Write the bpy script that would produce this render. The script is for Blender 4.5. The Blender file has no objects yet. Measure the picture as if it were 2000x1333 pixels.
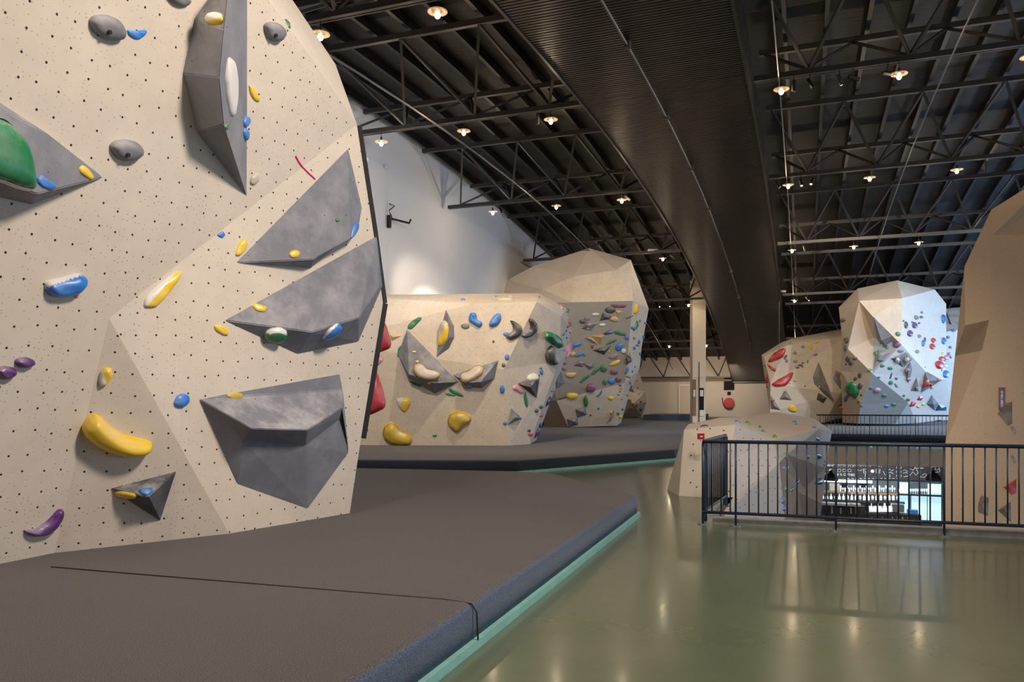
import bpy, bmesh, math, random
from mathutils import Vector as V, Matrix
from mathutils.bvhtree import BVHTree
from mathutils.geometry import tessellate_polygon, delaunay_2d_cdt
random.seed(4)
SC = bpy.context.scene
COL = SC.collection
FOC, HOR, CAMZ = 1530.0, 780.0, 1.66
S20, C20 = 0.3497, 0.9369
EYE = V((0, 0, CAMZ))

def P(x, y, Y): return V(((x-1000)/FOC*Y, Y, CAMZ-(y-HOR)/FOC*Y))
def W(a, b, z): return V((a*S20+b*C20, a*C20-b*S20, z))      # a: along the hall, b: across it
def ray(x, y): return V(((x-1000)/FOC, 1, -(y-HOR)/FOC))
def hit_plane(p, n, x, y, h=0.0):
    d = ray(x, y); t = ((p+n*h)-EYE).dot(n)/d.dot(n)
    return EYE+d*t

# ---------------------------------------------------------------- materials
def newmat(name):
    m = bpy.data.materials.new(name); m.use_nodes = True
    nt = m.node_tree; nt.nodes.clear()
    o = nt.nodes.new('ShaderNodeOutputMaterial'); b = nt.nodes.new('ShaderNodeBsdfPrincipled')
    nt.links.new(b.outputs[0], o.inputs[0])
    return m, nt, b
def node(nt, t, **kw):
    n = nt.nodes.new(t)
    for k, v in kw.items():
        if k in ('props',):
            for a, c in v.items(): setattr(n, a, c)
        else: n.inputs[k].default_value = v
    return n
def mixc(nt, fac, a, b, blend='MIX'):
    n = nt.nodes.new('ShaderNodeMix'); n.data_type = 'RGBA'; n.blend_type = blend
    for s, v in ((0, fac), (6, a), (7, b)):
        if isinstance(v, (int, float)): n.inputs[s].default_value = v
        elif isinstance(v, tuple): n.inputs[s].default_value = (*v[:3], 1)
        else: nt.links.new(v, n.inputs[s])
    return n.outputs[2]
def ramp(nt, src, p0, p1, c0=0.0, c1=1.0):
    n = nt.nodes.new('ShaderNodeMapRange'); n.inputs[1].default_value = p0; n.inputs[2].default_value = p1
    n.inputs[3].default_value = c0; n.inputs[4].default_value = c1
    nt.links.new(src, n.inputs[0]); return n.outputs[0]
def mth(nt, op, a, b):
    n = nt.nodes.new('ShaderNodeMath'); n.operation = op
    for i, v in enumerate((a, b)):
        if isinstance(v, (int, float)): n.inputs[i].default_value = v
        else: nt.links.new(v, n.inputs[i])
    return n.outputs[0]
def bump(nt, b, h, s, d=0.01):
    n = nt.nodes.new('ShaderNodeBump'); n.inputs['Strength'].default_value = s; n.inputs['Distance'].default_value = d
    nt.links.new(h, n.inputs['Height']); nt.links.new(n.outputs[0], b.inputs['Normal'])
def plain(name, col, rough=0.5, metal=0.0, var=0.12, scale=6.0, emit=None, estr=0.0, coat=0.0):
    m, nt, b = newmat(name)
    tc = nt.nodes.new('ShaderNodeTexCoord')
    nz = node(nt, 'ShaderNodeTexNoise', Scale=scale, Detail=4.0); nt.links.new(tc.outputs['Object'], nz.inputs['Vector'])
    f = ramp(nt, nz.outputs[0], 0.3, 0.7)
    c = mixc(nt, f, tuple(x*(1-var) for x in col), tuple(min(1, x*(1+var)) for x in col))
    nt.links.new(c, b.inputs['Base Color'])
    b.inputs['Roughness'].default_value = rough; b.inputs['Metallic'].default_value = metal
    b.inputs['Coat Weight'].default_value = coat
    if emit:
        b.inputs['Emission Color'].default_value = (*emit, 1); b.inputs['Emission Strength'].default_value = estr
    return m
def panel(name, col, pitch=0.19, hole=0.075, speck=1.0, holes=1.0, grain=0.06):
    m, nt, b = newmat(name)
    uv = nt.nodes.new('ShaderNodeUVMap'); uvo = uv.outputs[0]
    v1 = node(nt, 'ShaderNodeTexVoronoi', Scale=1/pitch, Randomness=0.3); v1.voronoi_dimensions = '2D'
    nt.links.new(uvo, v1.inputs['Vector'])
    f1 = mth(nt, 'MULTIPLY', mth(nt, 'LESS_THAN', v1.outputs['Distance'], hole), holes)
    v2 = node(nt, 'ShaderNodeTexVoronoi', Scale=22.0, Randomness=1.0); v2.voronoi_dimensions = '2D'
    nt.links.new(uvo, v2.inputs['Vector'])
    nz = node(nt, 'ShaderNodeTexNoise', Scale=1.3, Detail=3.0); nt.links.new(uvo, nz.inputs['Vector'])
    sep = nt.nodes.new('ShaderNodeSeparateColor'); nt.links.new(v2.outputs['Color'], sep.inputs[0])
    f2 = mth(nt, 'MULTIPLY', mth(nt, 'LESS_THAN', v2.outputs['Distance'], 0.11), mth(nt, 'GREATER_THAN', sep.outputs[0], 0.66))
    f2 = mth(nt, 'MULTIPLY', f2, ramp(nt, nz.outputs[0], 0.35, 0.6, 0.15, 0.75*speck))
    n3 = node(nt, 'ShaderNodeTexNoise', Scale=2.2, Detail=8.0, Roughness=0.7); nt.links.new(uvo, n3.inputs['Vector'])
    c = mixc(nt, ramp(nt, n3.outputs[0], 0.3, 0.7), tuple(x*(1-grain) for x in col), tuple(min(1, x*(1+grain)) for x in col))
    c = mixc(nt, f2, c, tuple(x*0.28 for x in col))
    c = mixc(nt, f1, c, (0.015, 0.013, 0.012))
    nt.links.new(c, b.inputs['Base Color']); b.inputs['Roughness'].default_value = 0.75
    n4 = node(nt, 'ShaderNodeTexNoise', Scale=60.0, Detail=3.0); nt.links.new(uvo, n4.inputs['Vector'])
    bump(nt, b, n4.outputs[0], 0.12, 0.004)
    return m
def holdmat(name, col, chalk=0.35, rough=0.42, dots=False):
    m, nt, b = newmat(name)
    tc = nt.nodes.new('ShaderNodeTexCoord'); ge = nt.nodes.new('ShaderNodeNewGeometry')
    nz = node(nt, 'ShaderNodeTexNoise', Scale=2.6, Detail=9.0, Roughness=0.68); nt.links.new(tc.outputs['Object'], nz.inputs['Vector'])
    sx = nt.nodes.new('ShaderNodeSeparateXYZ'); nt.links.new(ge.outputs['Normal'], sx.inputs[0])
    up = ramp(nt, sx.outputs[2], -0.1, 0.9, 0.0, 1.0)
    f = mth(nt, 'MULTIPLY', ramp(nt, nz.outputs[0], 0.42, 0.7, 0.0, 1.0), mth(nt, 'ADD', mth(nt, 'MULTIPLY', up, chalk), chalk*0.35))
    c = mixc(nt, f, col, (0.75, 0.73, 0.72))
    if dots:
        vo = node(nt, 'ShaderNodeTexVoronoi', Scale=6.5, Randomness=0.6); nt.links.new(tc.outputs['Object'], vo.inputs['Vector'])
        c = mixc(nt, mth(nt, 'LESS_THAN', vo.outputs['Distance'], 0.045), c, (0.02, 0.02, 0.02))
    nt.links.new(c, b.inputs['Base Color']); b.inputs['Roughness'].default_value = rough
    n4 = node(nt, 'ShaderNodeTexNoise', Scale=90.0, Detail=2.0); nt.links.new(tc.outputs['Object'], n4.inputs['Vector'])
    bump(nt, b, n4.outputs[0], 0.1, 0.003)
    return m
def emis(name, col, s):
    m, nt, b = newmat(name); b.inputs['Base Color'].default_value = (*col, 1)
    b.inputs['Emission Color'].default_value = (*col, 1); b.inputs['Emission Strength'].default_value = s
    return m

CREAM = (0.70, 0.60, 0.48)
M = {}
M['cream'] = panel('cream_panel', (0.68, 0.595, 0.485), 0.175, 0.056)
M['cream_flat'] = panel('cream_panel_plain', (0.66, 0.58, 0.48), 0.2, 0.05, 0.2, 0.25)
M['cream_far'] = panel('cream_panel_far', (0.66, 0.575, 0.465), 0.22, 0.065, 1.0, 0.35, 0.10)
M['cream_blank'] = panel('cream_panel_blank', (0.60, 0.53, 0.45), 0.2, 0.05, 0.0, 0.0)
M['pale_blank'] = panel('pale_panel_blank', (0.70, 0.66, 0.62), 0.2, 0.05, 0.0, 0.0)
M['pale'] = panel('pale_panel', (0.72, 0.70, 0.68), 0.26, 0.06, 0.3, 0.4)
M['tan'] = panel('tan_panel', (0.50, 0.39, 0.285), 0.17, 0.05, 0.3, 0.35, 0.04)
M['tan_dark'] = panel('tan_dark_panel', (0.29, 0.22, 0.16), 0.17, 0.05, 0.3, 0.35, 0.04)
M['brown_facet'] = panel('brown_facet_panel', (0.34, 0.24, 0.15), 0.2, 0.05, 0.3, 0.3)
M['grey_panel'] = panel('grey_panel', (0.33, 0.31, 0.28), 0.2, 0.05, 0.3, 0.3)  # overhang shade put into the panel colour
M['blue_grey_panel'] = panel('blue_grey_panel', (0.32, 0.36, 0.38), 0.2, 0.05, 0.3, 0.3)
M['light_blue_grey'] = panel('light_blue_grey_panel', (0.55, 0.60, 0.62), 0.2, 0.05, 0.3, 0.3)
M['bgrey'] = panel('boulder_grey_panel', (0.50, 0.49, 0.50), 0.20, 0.055, 0.6, 1.0)
M['bcream'] = panel('boulder_cream_panel', (0.56, 0.49, 0.40), 0.24, 0.06, 0.6, 1.0)
COLS = {'grey': (0.17, 0.17, 0.185), 'slate': (0.185, 0.19, 0.22), 'darkslate': (0.055, 0.055, 0.065), 'black': (0.035, 0.033, 0.036), 'brown': (0.09, 0.07, 0.06),
        'blue': (0.012, 0.19, 0.62), 'navy': (0.02, 0.07, 0.19), 'yellow': (0.85, 0.56, 0.008), 'mustard': (0.55, 0.39, 0.03), 'green': (0.0, 0.18, 0.06),
        'lime': (0.03, 0.33, 0.05), 'teal': (0.01, 0.14, 0.13), 'purple': (0.10, 0.02, 0.16), 'plum': (0.17, 0.05, 0.13), 'red': (0.50, 0.008, 0.012), 'pink': (0.75, 0.28, 0.33),
        'orange': (0.75, 0.07, 0.02), 'white': (0.72, 0.70, 0.66), 'tan': (0.55, 0.38, 0.16), 'sand': (0.55, 0.48, 0.38), 'lilac': (0.42, 0.25, 0.40),
        'umber': (0.15, 0.118, 0.095), 'midgrey': (0.24, 0.225, 0.215)}
for k, c in COLS.items():
    ch = 0.42 if k in ('slate', 'grey', 'darkslate', 'midgrey') else 0.4
    M['h_'+k] = holdmat('hold_'+k, c, ch if k != 'black' else 0.5, 0.75 if k in ('slate', 'grey', 'darkslate', 'midgrey') else 0.35, k == 'slate')
M['hole'] = plain('bolt_hole_dark', (0.01, 0.01, 0.01), 0.8)
M['black_metal'] = plain('black_steel', (0.018, 0.016, 0.017), 0.45, 0.3)
M['truss'] = plain('truss_steel', (0.050, 0.044, 0.042), 0.45, 0.1)
M['rail'] = plain('rail_paint', (0.018, 0.032, 0.060), 0.35, 0.2)
M['conduit'] = plain('conduit_metal', (0.09, 0.085, 0.085), 0.45, 0.4)
M['steel'] = plain('steel', (0.5, 0.5, 0.5), 0.35, 0.9)
M['white_wall'] = plain('white_wall_paint', (0.80, 0.79, 0.78), 0.8, var=0.02, scale=0.7)
M['far_wall'] = plain('far_wall_paint', (0.50, 0.45, 0.38), 0.8, var=0.04, scale=0.7)
M['pillar'] = plain('pillar_paint', (0.72, 0.64, 0.53), 0.8, var=0.03)
M['brown_panel'] = plain('pillar_brown', (0.22, 0.15, 0.10), 0.7)
M['teal_strip'] = plain('teal_strip', (0.24, 0.50, 0.44), 0.6, var=0.1, scale=12)
M['concrete'] = plain('concrete', (0.27, 0.27, 0.26), 0.7, var=0.2, scale=8)
M['fascia'] = plain('fascia_tan', (0.50, 0.40, 0.29), 0.8, var=0.05)
M['bulb'] = emis('bulb_glow', (1.0, 0.66, 0.34), 12)
M['spotglow'] = emis('spot_glow', (1.0, 0.90, 0.78), 24)
M['red_paint'] = plain('red_paint', (0.45, 0.012, 0.02), 0.4)
M['exit_green'] = plain('sign_green', (0.03, 0.17, 0.08), 0.5)
M['screen'] = plain('dark_screen', (0.004, 0.004, 0.005), 0.9)
M['white_plastic'] = plain('white_plastic', (0.75, 0.74, 0.72), 0.5)
M['wood'] = plain('bar_wood', (0.30, 0.16, 0.07), 0.5, var=0.3)
M['dark_wood'] = plain('bar_dark_wood', (0.04, 0.028, 0.02), 0.5, var=0.3)
M['chalkboard'] = plain('chalkboard', (0.035, 0.028, 0.026), 0.7)
M['chalk'] = plain('chalk_white', (0.85, 0.83, 0.80), 0.9, emit=(1, 1, 1), estr=0.12)  # chalk glows faintly: brightness added to the material
M['bar_glow'] = emis('daylight_glass', (0.50, 0.80, 0.92), 0.95)
M['strip_glow'] = emis('strip_light', (0.85, 0.95, 1.0), 2.0)
M['bar_wall'] = plain('bar_wall', (0.10, 0.11, 0.12), 0.7)
M['violet'] = plain('sign_violet', (0.16, 0.11, 0.20), 0.5)
M['magenta_tape'] = plain('magenta_tape', (0.85, 0.02, 0.20), 0.5)
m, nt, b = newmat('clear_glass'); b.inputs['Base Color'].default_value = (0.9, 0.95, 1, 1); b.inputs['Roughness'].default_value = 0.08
b.inputs['Alpha'].default_value = 0.55; b.inputs['Emission Color'].default_value = (0.8, 0.9, 1, 1); b.inputs['Emission Strength'].default_value = 0.6; M['glass'] = m  # glassware glows: bar brightness added to the material as emission
m, nt, b = newmat('lamp_disc_glass'); b.inputs['Base Color'].default_value = (0.35, 0.28, 0.2, 1); b.inputs['Roughness'].default_value = 0.2
b.inputs['Alpha'].default_value = 0.4; M['disc'] = m

def floor_mat():
    m, nt, b = newmat('green_floor_paint')
    tc = nt.nodes.new('ShaderNodeTexCoord')
    nz = node(nt, 'ShaderNodeTexNoise', Scale=0.55, Detail=5.0, Roughness=0.6); nt.links.new(tc.outputs['Object'], nz.inputs['Vector'])
    n2 = node(nt, 'ShaderNodeTexNoise', Scale=7.0, Detail=8.0, Roughness=0.7); nt.links.new(tc.outputs['Object'], n2.inputs['Vector'])
    c = mixc(nt, ramp(nt, nz.outputs[0], 0.3, 0.7), (0.088, 0.112, 0.068), (0.122, 0.146, 0.092))
    c = mixc(nt, ramp(nt, n2.outputs[0], 0.5, 0.8, 0, 0.18), c, (0.17, 0.18, 0.115))
    nt.links.new(c, b.inputs['Base Color'])
    nt.links.new(ramp(nt, n2.outputs[0], 0.3, 0.7, 0.21, 0.26), b.inputs['Roughness'])
    b.inputs['Coat Weight'].default_value = 0.15; b.inputs['Coat Roughness'].default_value = 0.1
    return m
M['floor'] = floor_mat()
def mat_carpet(name='carpet_mat', sd=1.0):
    m, nt, b = newmat(name)
    tc = nt.nodes.new('ShaderNodeTexCoord')
    n1 = node(nt, 'ShaderNodeTexNoise', Scale=140.0, Detail=2.0); nt.links.new(tc.outputs['Object'], n1.inputs['Vector'])
    n2 = node(nt, 'ShaderNodeTexNoise', Scale=1.1, Detail=5.0); nt.links.new(tc.outputs['Object'], n2.inputs['Vector'])
    c = mixc(nt, ramp(nt, n2.outputs[0], 0.3, 0.7), (0.034, 0.0285, 0.0275), (0.051, 0.044, 0.042))
    c = mixc(nt, ramp(nt, n1.outputs[0], 0.35, 0.65), c, (0.108, 0.094, 0.089))
    c = mixc(nt, ramp(nt, n1.outputs[0], 0.5, 0.35, 0, 0.7), c, (0.02, 0.019, 0.02))
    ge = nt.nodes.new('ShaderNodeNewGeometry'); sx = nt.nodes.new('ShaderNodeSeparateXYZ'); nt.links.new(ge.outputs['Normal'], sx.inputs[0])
    side = mixc(nt, ramp(nt, n1.outputs[0], 0.35, 0.65), (0.022*sd, 0.040*sd, 0.078*sd), (0.10*sd, 0.15*sd, 0.24*sd))  # blue daylight spill put into the colour of the side faces
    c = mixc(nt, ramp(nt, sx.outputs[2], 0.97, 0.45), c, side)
    nt.links.new(c, b.inputs['Base Color']); b.inputs['Roughness'].default_value = 0.95
    b.inputs['Sheen Weight'].default_value = 0.15; b.inputs['Sheen Roughness'].default_value = 0.5
    bump(nt, b, n1.outputs[0], 0.5, 0.01)
    return m
M['carpet'] = mat_carpet(); M['carpet_b'] = mat_carpet('carpet_mat_dark_side', 0.22)  # second copy has the painted side spill dimmed
def deck_mat():
    m, nt, b = newmat('roof_boards')
    uv = nt.nodes.new('ShaderNodeUVMap')
    mp = node(nt, 'ShaderNodeMapping'); mp.inputs['Scale'].default_value = (0.6, 7.0, 1); nt.links.new(uv.outputs[0], mp.inputs[0])
    nz = node(nt, 'ShaderNodeTexNoise', Scale=1.6, Detail=6.0, Roughness=0.7); nt.links.new(mp.outputs[0], nz.inputs['Vector'])
    c = mixc(nt, ramp(nt, nz.outputs[0], 0.35, 0.72), (0.0025, 0.002, 0.002), (0.015, 0.0115, 0.0105))
    nt.links.new(c, b.inputs['Base Color']); b.inputs['Roughness'].default_value = 0.55
    bump(nt, b, nz.outputs[0], 0.6, 0.03)
    return m
M['deck'] = deck_mat()
def slat_mat():
    m, nt, b = newmat('slatted_wood')
    uv = nt.nodes.new('ShaderNodeUVMap')
    mp = node(nt, 'ShaderNodeMapping'); mp.inputs['Scale'].default_value = (9.1, 0.8, 1); nt.links.new(uv.outputs[0], mp.inputs[0])
    nz = node(nt, 'ShaderNodeTexNoise', Scale=1.0, Detail=5.0, Roughness=0.7); nt.links.new(mp.outputs[0], nz.inputs['Vector'])
    c = mixc(nt, ramp(nt, nz.outputs[0], 0.3, 0.72), (0.008, 0.006, 0.0055), (0.034, 0.024, 0.019))
    nt.links.new(c, b.inputs['Base Color']); b.inputs['Roughness'].default_value = 0.3
    bump(nt, b, nz.outputs[0], 0.3, 0.02)
    return m
M['slat'] = slat_mat()

# ---------------------------------------------------------------- mesh helpers
def uv_planar(me):
    uvl = me.uv_layers.new(name='UVMap')
    for p in me.polygons:
        n = p.normal
        u = V((-n.y, n.x, 0)) if abs(n.z) < 0.95 else V((1, 0, 0))
        u.normalize(); v = n.cross(u)
        for li in p.loop_indices:
            c = me.vertices[me.loops[li].vertex_index].co
            uvl.data[li].uv = (c.dot(u), c.dot(v))
def obj(name, verts, faces, mats, parent=None, fm=None, smooth=False, uv=False, origin=None):
    me = bpy.data.meshes.new(name)
    if not isinstance(mats, (list, tuple)): mats = [mats]
    o0 = V(origin) if origin is not None else V((0, 0, 0))
    me.from_pydata([V(v)-o0 for v in verts], [], faces)
    for mt in mats: me.materials.append(mt)
    if fm:
        for p, i in zip(me.polygons, fm): p.material_index = i
    me.update()
    if uv: uv_planar(me)
    if smooth:
        for p in me.polygons: p.use_smooth = True
    o = bpy.data.objects.new(name, me); COL.objects.link(o)
    if parent:
        o.parent = parent
        o.location = o0 - V(parent.location) if origin is not None else -V(parent.location)
        if origin is None: pass
    else: o.location = o0
    return o
def empty(name, loc):
    o = bpy.data.objects.new(name, None); COL.objects.link(o); o.location = loc; o.empty_display_size = 0.1
    return o
def tag(o, label, cat, group=None, kind=None):
    o['label'] = label; o['category'] = cat
    if group: o['group'] = group
    if kind: o['kind'] = kind
    return o
def struct(o, label=None):
    o['kind'] = 'structure'
    if label: o['label'] = label
    return o
class MB:
    def __init__(s): s.v = []; s.f = []; s.m = []
    def add(s, vs, fs, mi=0):
        k = len(s.v); s.v += [V(x) for x in vs]; s.f += [tuple(i+k for i in f) for f in fs]; s.m += [mi]*len(fs)
    def box(s, c, sx, sy, sz, ux=V((1, 0, 0)), uy=V((0, 1, 0)), uz=V((0, 0, 1)), mi=0):
        c = V(c); vs = [c+ux*(sx/2*i)+uy*(sy/2*j)+uz*(sz/2*k) for i in (-1, 1) for j in (-1, 1) for k in (-1, 1)]
        s.add(vs, [(0, 1, 3, 2), (4, 6, 7, 5), (0, 4, 5, 1), (2, 3, 7, 6), (0, 2, 6, 4), (1, 5, 7, 3)], mi)
    def bar(s, a, b, w, h=None, up=V((0, 0, 1)), mi=0):
        a = V(a); b = V(b); d = (b-a)
        if d.length < 1e-6: return
        dn = d.normalized(); u = dn.cross(up)
        if u.length < 1e-3: u = dn.cross(V((1, 0, 0)))
        u.normalize(); v = u.cross(dn)
        s.box((a+b)/2, d.length, w, h or w, dn, u, v, mi)
    def tube(s, pts, r, n=8, mi=0, cap=True):
        pts = [V(p) for p in pts]; k0 = len(s.v); prev = None
        for i, p in enumerate(pts):
            d = (pts[min(i+1, len(pts)-1)]-pts[max(i-1, 0)]).normalized()
            if prev is None:
                u = d.cross(V((0, 0, 1)))
                if u.length < 1e-3: u = d.cross(V((1, 0, 0)))
            else: u = prev-d*prev.dot(d)
            u.normalize(); prev = u; v = d.cross(u)
            rr = r[i] if isinstance(r, (list, tuple)) else r
            s.v += [p+u*(rr*math.cos(2*math.pi*j/n))+v*(rr*math.sin(2*math.pi*j/n)) for j in range(n)]
        for i in range(len(pts)-1):
            for j in range(n):
                s.f.append((k0+i*n+j, k0+i*n+(j+1) % n, k0+(i+1)*n+(j+1) % n, k0+(i+1)*n+j)); s.m.append(mi)
        if cap:
            s.f.append(tuple(k0+j for j in range(n))[::-1]); s.m.append(mi)
            e = k0+(len(pts)-1)*n; s.f.append(tuple(e+j for j in range(n))); s.m.append(mi)
    def lathe(s, c, prof, n=16, ax=V((0, 0, 1)), mi=0):
        c = V(c); ax = V(ax).normalized(); u = ax.orthogonal().normalized(); v = ax.cross(u); k0 = len(s.v)
        for r, z in prof: s.v += [c+ax*z+u*(r*math.cos(2*math.pi*j/n))+v*(r*math.sin(2*math.pi*j/n)) for j in range(n)]
        for i in range(len(prof)-1):
            for j in range(n): s.f.append((k0+i*n+j, k0+i*n+(j+1) % n, k0+(i+1)*n+(j+1) % n, k0+(i+1)*n+j)); s.m.append(mi)
    def build(s, name, mats, parent=None, smooth=False, uv=False, origin=None):
        return obj(name, s.v, s.f, mats, parent, s.m, smooth, uv, origin)
def fixn(o):
    bm = bmesh.new(); bm.from_mesh(o.data); bmesh.ops.recalc_face_normals(bm, faces=bm.faces); bm.to_mesh(o.data); bm.free()

# ---------------------------------------------------------------- vault of the hall
def zch(a): return CAMZ+7.5-(135-math.sqrt(135**2-(a-22)**2))      # underside chord of the trusses
def zup(a): return zch(a)+1.45
def zroof(a): return zch(a)+1.85
AF = 62.0; BL = -13.1; BR = 15.0; A0 = -9.0

# ---------------------------------------------------------------- setting: floor, walls, roof
NL = V((2.78, 11.02)); VP2 = V((9.2, 28.1)); FR = V((19.5, 24.25)); NR = V((11.2, 8.25))
def build_floor():
    outer = [V(W(A0, BL, 0)), V(W(A0, BR, 0)), V(W(AF, BR, 0)), V(W(AF, BL, 0))]
    hole = [V((p.x, p.y, 0)) for p in (NL, NR, FR, VP2)]
    tris = tessellate_polygon([outer, hole]); vs = outer+hole
    fs = []
    for t in tris:
        n = (vs[t[1]]-vs[t[0]]).cross(vs[t[2]]-vs[t[0]])
        fs.append(tuple(t) if n.z > 0 else tuple(t[::-1]))
    struct(obj('floor', vs, fs, M['floor']))
    mb = MB(); h = hole; th = 0.04
    for i in range(4):
        a, b = h[i], h[(i+1) % 4]
        mb.add([a, b, b+V((0, 0, -th)), a+V((0, 0, -th))], [(0, 1, 2, 3)], 0)
        mb.add([a+V((0, 0, -th)), b+V((0, 0, -th)), b+V((0, 0, -0.62)), a+V((0, 0, -0.62))], [(0, 1, 2, 3)], 1)
    struct(mb.build('trim_1', [M['teal_strip'], M['fascia']]))
    # slab soffit above the bar and the lower storey
    soff = [v+V((0, 0, -0.62)) for v in vs]
    struct(obj('trim_2', soff, [f[::-1] for f in fs], M['fascia']))
    z = -4.0
    struct(obj('floor_2', [W(4, -4, z), W(4, 14, z), W(36, 14, z), W(36, -4, z)], [(0, 1, 2, 3)], M['concrete']))
build_floor()
def curved_wall(name, b0, inward, mat):
    n = 48; vs = []; fs = []
    for i in range(n+1):
        a = A0+(AF-A0)*i/n; vs += [W(a, b0, 0), W(a, b0, zroof(a)+0.1)]
    for i in range(n): fs.append((2*i, 2*i+2, 2*i+3, 2*i+1))
    return struct(obj(name, vs, fs, mat))
curved_wall('wall_left', BL, 1, M['white_wall'])
struct(obj('wall_far', [W(AF, BL, 0), W(AF, BR, 0), W(AF, BR, 5.2), W(AF, BL, 5.2)], [(0, 1, 2, 3)], M['far_wall']))
# right wall with a long window band
mbw = MB()
for (a0, a1) in ((A0, 2), (12, 16), (26, 30), (40, 44), (54, AF)):
    n = 6
    for i in range(n):
        p = a0+(a1-a0)*i/n; q = a0+(a1-a0)*(i+1)/n
        mbw.add([W(p, BR, 0), W(q, BR, 0), W(q, BR, zroof(q)), W(p, BR, zroof(p))], [(0, 1, 2, 3)])
for (a0, a1) in ((2, 12), (16, 26), (30, 40), (44, 54)):
    mbw.add([W(a0, BR, 0), W(a1, BR, 0), W(a1, BR, 0.8), W(a0, BR, 0.8)], [(0, 1, 2, 3)])
    mbw.add([W(a0, BR, 4.2), W(a1, BR, 4.2), W(a1, BR, zroof(a1)), W(a0, BR, zroof(a0))], [(0, 1, 2, 3)])
struct(mbw.build('wall_right', M['white_wall']))

def build_roof():
    n = 60; vs = []; fs = []; s = 0.0
    arc = []
    for i in range(n+1):
        a = A0+(AF-A0)*i/n; arc.append(a)
        vs += [W(a, BL, zroof(a)), W(a, BR, zroof(a))]
    for i in range(n): fs.append((2*i, 2*i+1, 2*i+3, 2*i+2))
    o = struct(obj('ceiling', vs, fs, M['deck']))
    uvl = o.data.uv_layers.new(name='UVMap')
    for p in o.data.polygons:
        for li in p.loop_indices:
            vi = o.data.loops[li].vertex_index; uvl.data[li].uv = (28.0 if vi % 2 else 0.0, arc[vi//2])
    k = 0; b0 = BL+0.3
    while b0 < BR-0.3:
        mb = MB()
        for i in range(30):
            a = A0+(AF-A0)*i/30; q = A0+(AF-A0)*(i+1)/30
            mb.bar(W(a, b0, zroof(a)-0.13), W(q, b0, zroof(q)-0.13), 0.10, 0.26)
        mb.build('roof_joist', M['truss_dark'] if 'truss_dark' in M else M['black_metal'], o)
        b0 += 0.95
build_roof()

TRUSS_A = [12.5, 19.1, 27.4, 36.0, 44.5, 53.0, 61.2]
TN = ['truss nearest the camera', 'second truss from the camera', 'third truss from the camera', 'fourth truss from the camera', 'fifth truss from the camera', 'sixth truss from the camera', 'farthest truss, against the end wall']
def build_truss(i, a, bl, br, side):
    z = zch(a); w = 2.15
    au, av = a-w, a+w
    root = empty('roof_truss', W(a, (bl+br)/2, z))
    tag(root, ('black steel lattice roof truss %s of the slatted ceiling, %s' % (side, TN[i])), 'truss', 'roof trusses')
    mb = MB(); mb.bar(W(a, bl, z), W(a, br, z), 0.09, 0.12); mb.bar(W(a+0.10, bl, z), W(a+0.10, br, z), 0.04, 0.12)
    mb.build('bottom_chord', M['truss'], root)
    for aa in (au, av):
        if aa > AF-0.2: continue
        mb = MB(); mb.bar(W(aa, bl, zup(aa)), W(aa, br, zup(aa)), 0.12, 0.14); mb.build('top_chord', M['truss'], root)
    mb = MB(); b0 = -12.33
    while b0 < br+0.1:
        if b0 >= bl-0.1:
            for aa in (au, av):
                if aa > AF-0.2: continue
                for db in (-1.035, 1.035):
                    if bl-0.3 <= b0+db <= br+0.3:
                        mb.bar(W(a, b0, z+0.05), W(aa, b0+db, zup(aa)-0.05), 0.065)
        b0 += 2.07
    mb.build('web', M['truss'], root)
RBL, RBR = -5.1, -1.2
for i, a in enumerate(TRUSS_A):
    build_truss(i, a, BL+0.25, RBL-0.15, 'left')
    build_truss(i, a, RBR+0.1, BR-0.3, 'right')

def build_ribbon():
    mb = MB(); pitch = 0.115; a = 3.0; vs = []; uvs = []; fs = []
    prof = []
    while a < AF-0.3:
        z = zch(a)-0.22
        prof += [(a, z+0.07), (a+0.004, z), (a+0.080, zch(a+0.080)-0.22), (a+0.084, zch(a+0.084)-0.15)]
        a += pitch
    for i, (a, z) in enumerate(prof): vs += [W(a, RBL, z), W(a, RBR, z)]; uvs += [(a, 0), (a, 3.9)]
    for i in range(len(prof)-1): fs.append((2*i, 2*i+1, 2*i+3, 2*i+2))
    root = empty('slatted_ceiling', W(30, -3.15, zch(30)))
    tag(root, 'long dark slatted wooden ceiling band curving down the middle of the roof', 'ceiling panel')
    o = obj('slat_panel', vs, fs, M['slat'], root)
    ul = o.data.uv_layers.new(name='UVMap')
    for p in o.data.polygons:
        for li in p.loop_indices: ul.data[li].uv = uvs[o.data.loops[li].vertex_index]
    for b0 in (RBL, RBR):
        mb = MB(); n = 60
        for i in range(n):
            p = 3+(AF-3.3)*i/n; q = 3+(AF-3.3)*(i+1)/n; q = min(q, AF-0.3)
            mb.bar(W(p, b0, zch(p)-0.10), W(q, b0, zch(q)-0.10), 0.06, 0.30)
        mb.build('edge_board', M['slat'], root)
    mb = MB(); mb.bar(W(AF-0.3, RBL, zch(AF-0.3)-0.2), W(AF-0.3, RBR, zch(AF-0.3)-0.2), 0.1, 0.2); mb.build('end_board', M['slat'], root)
    mb = MB(); mb.tube([W(a, -3.3, zch(a)-0.30) for a in [4+k*1.5 for k in range(35)]], 0.028, 6)
    for k in range(11): a = 6+k*4.7; mb.box(W(a, -3.3, zch(a)-0.28), 0.12, 0.12, 0.14, V(W(1, 0, 0)).normalized(), V(W(0, 1, 0)).normalized())
    tag(mb.build('conduit_pipe', M['conduit']), 'thin metal conduit running along the middle of the slatted ceiling', 'pipe')
build_ribbon()
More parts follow.
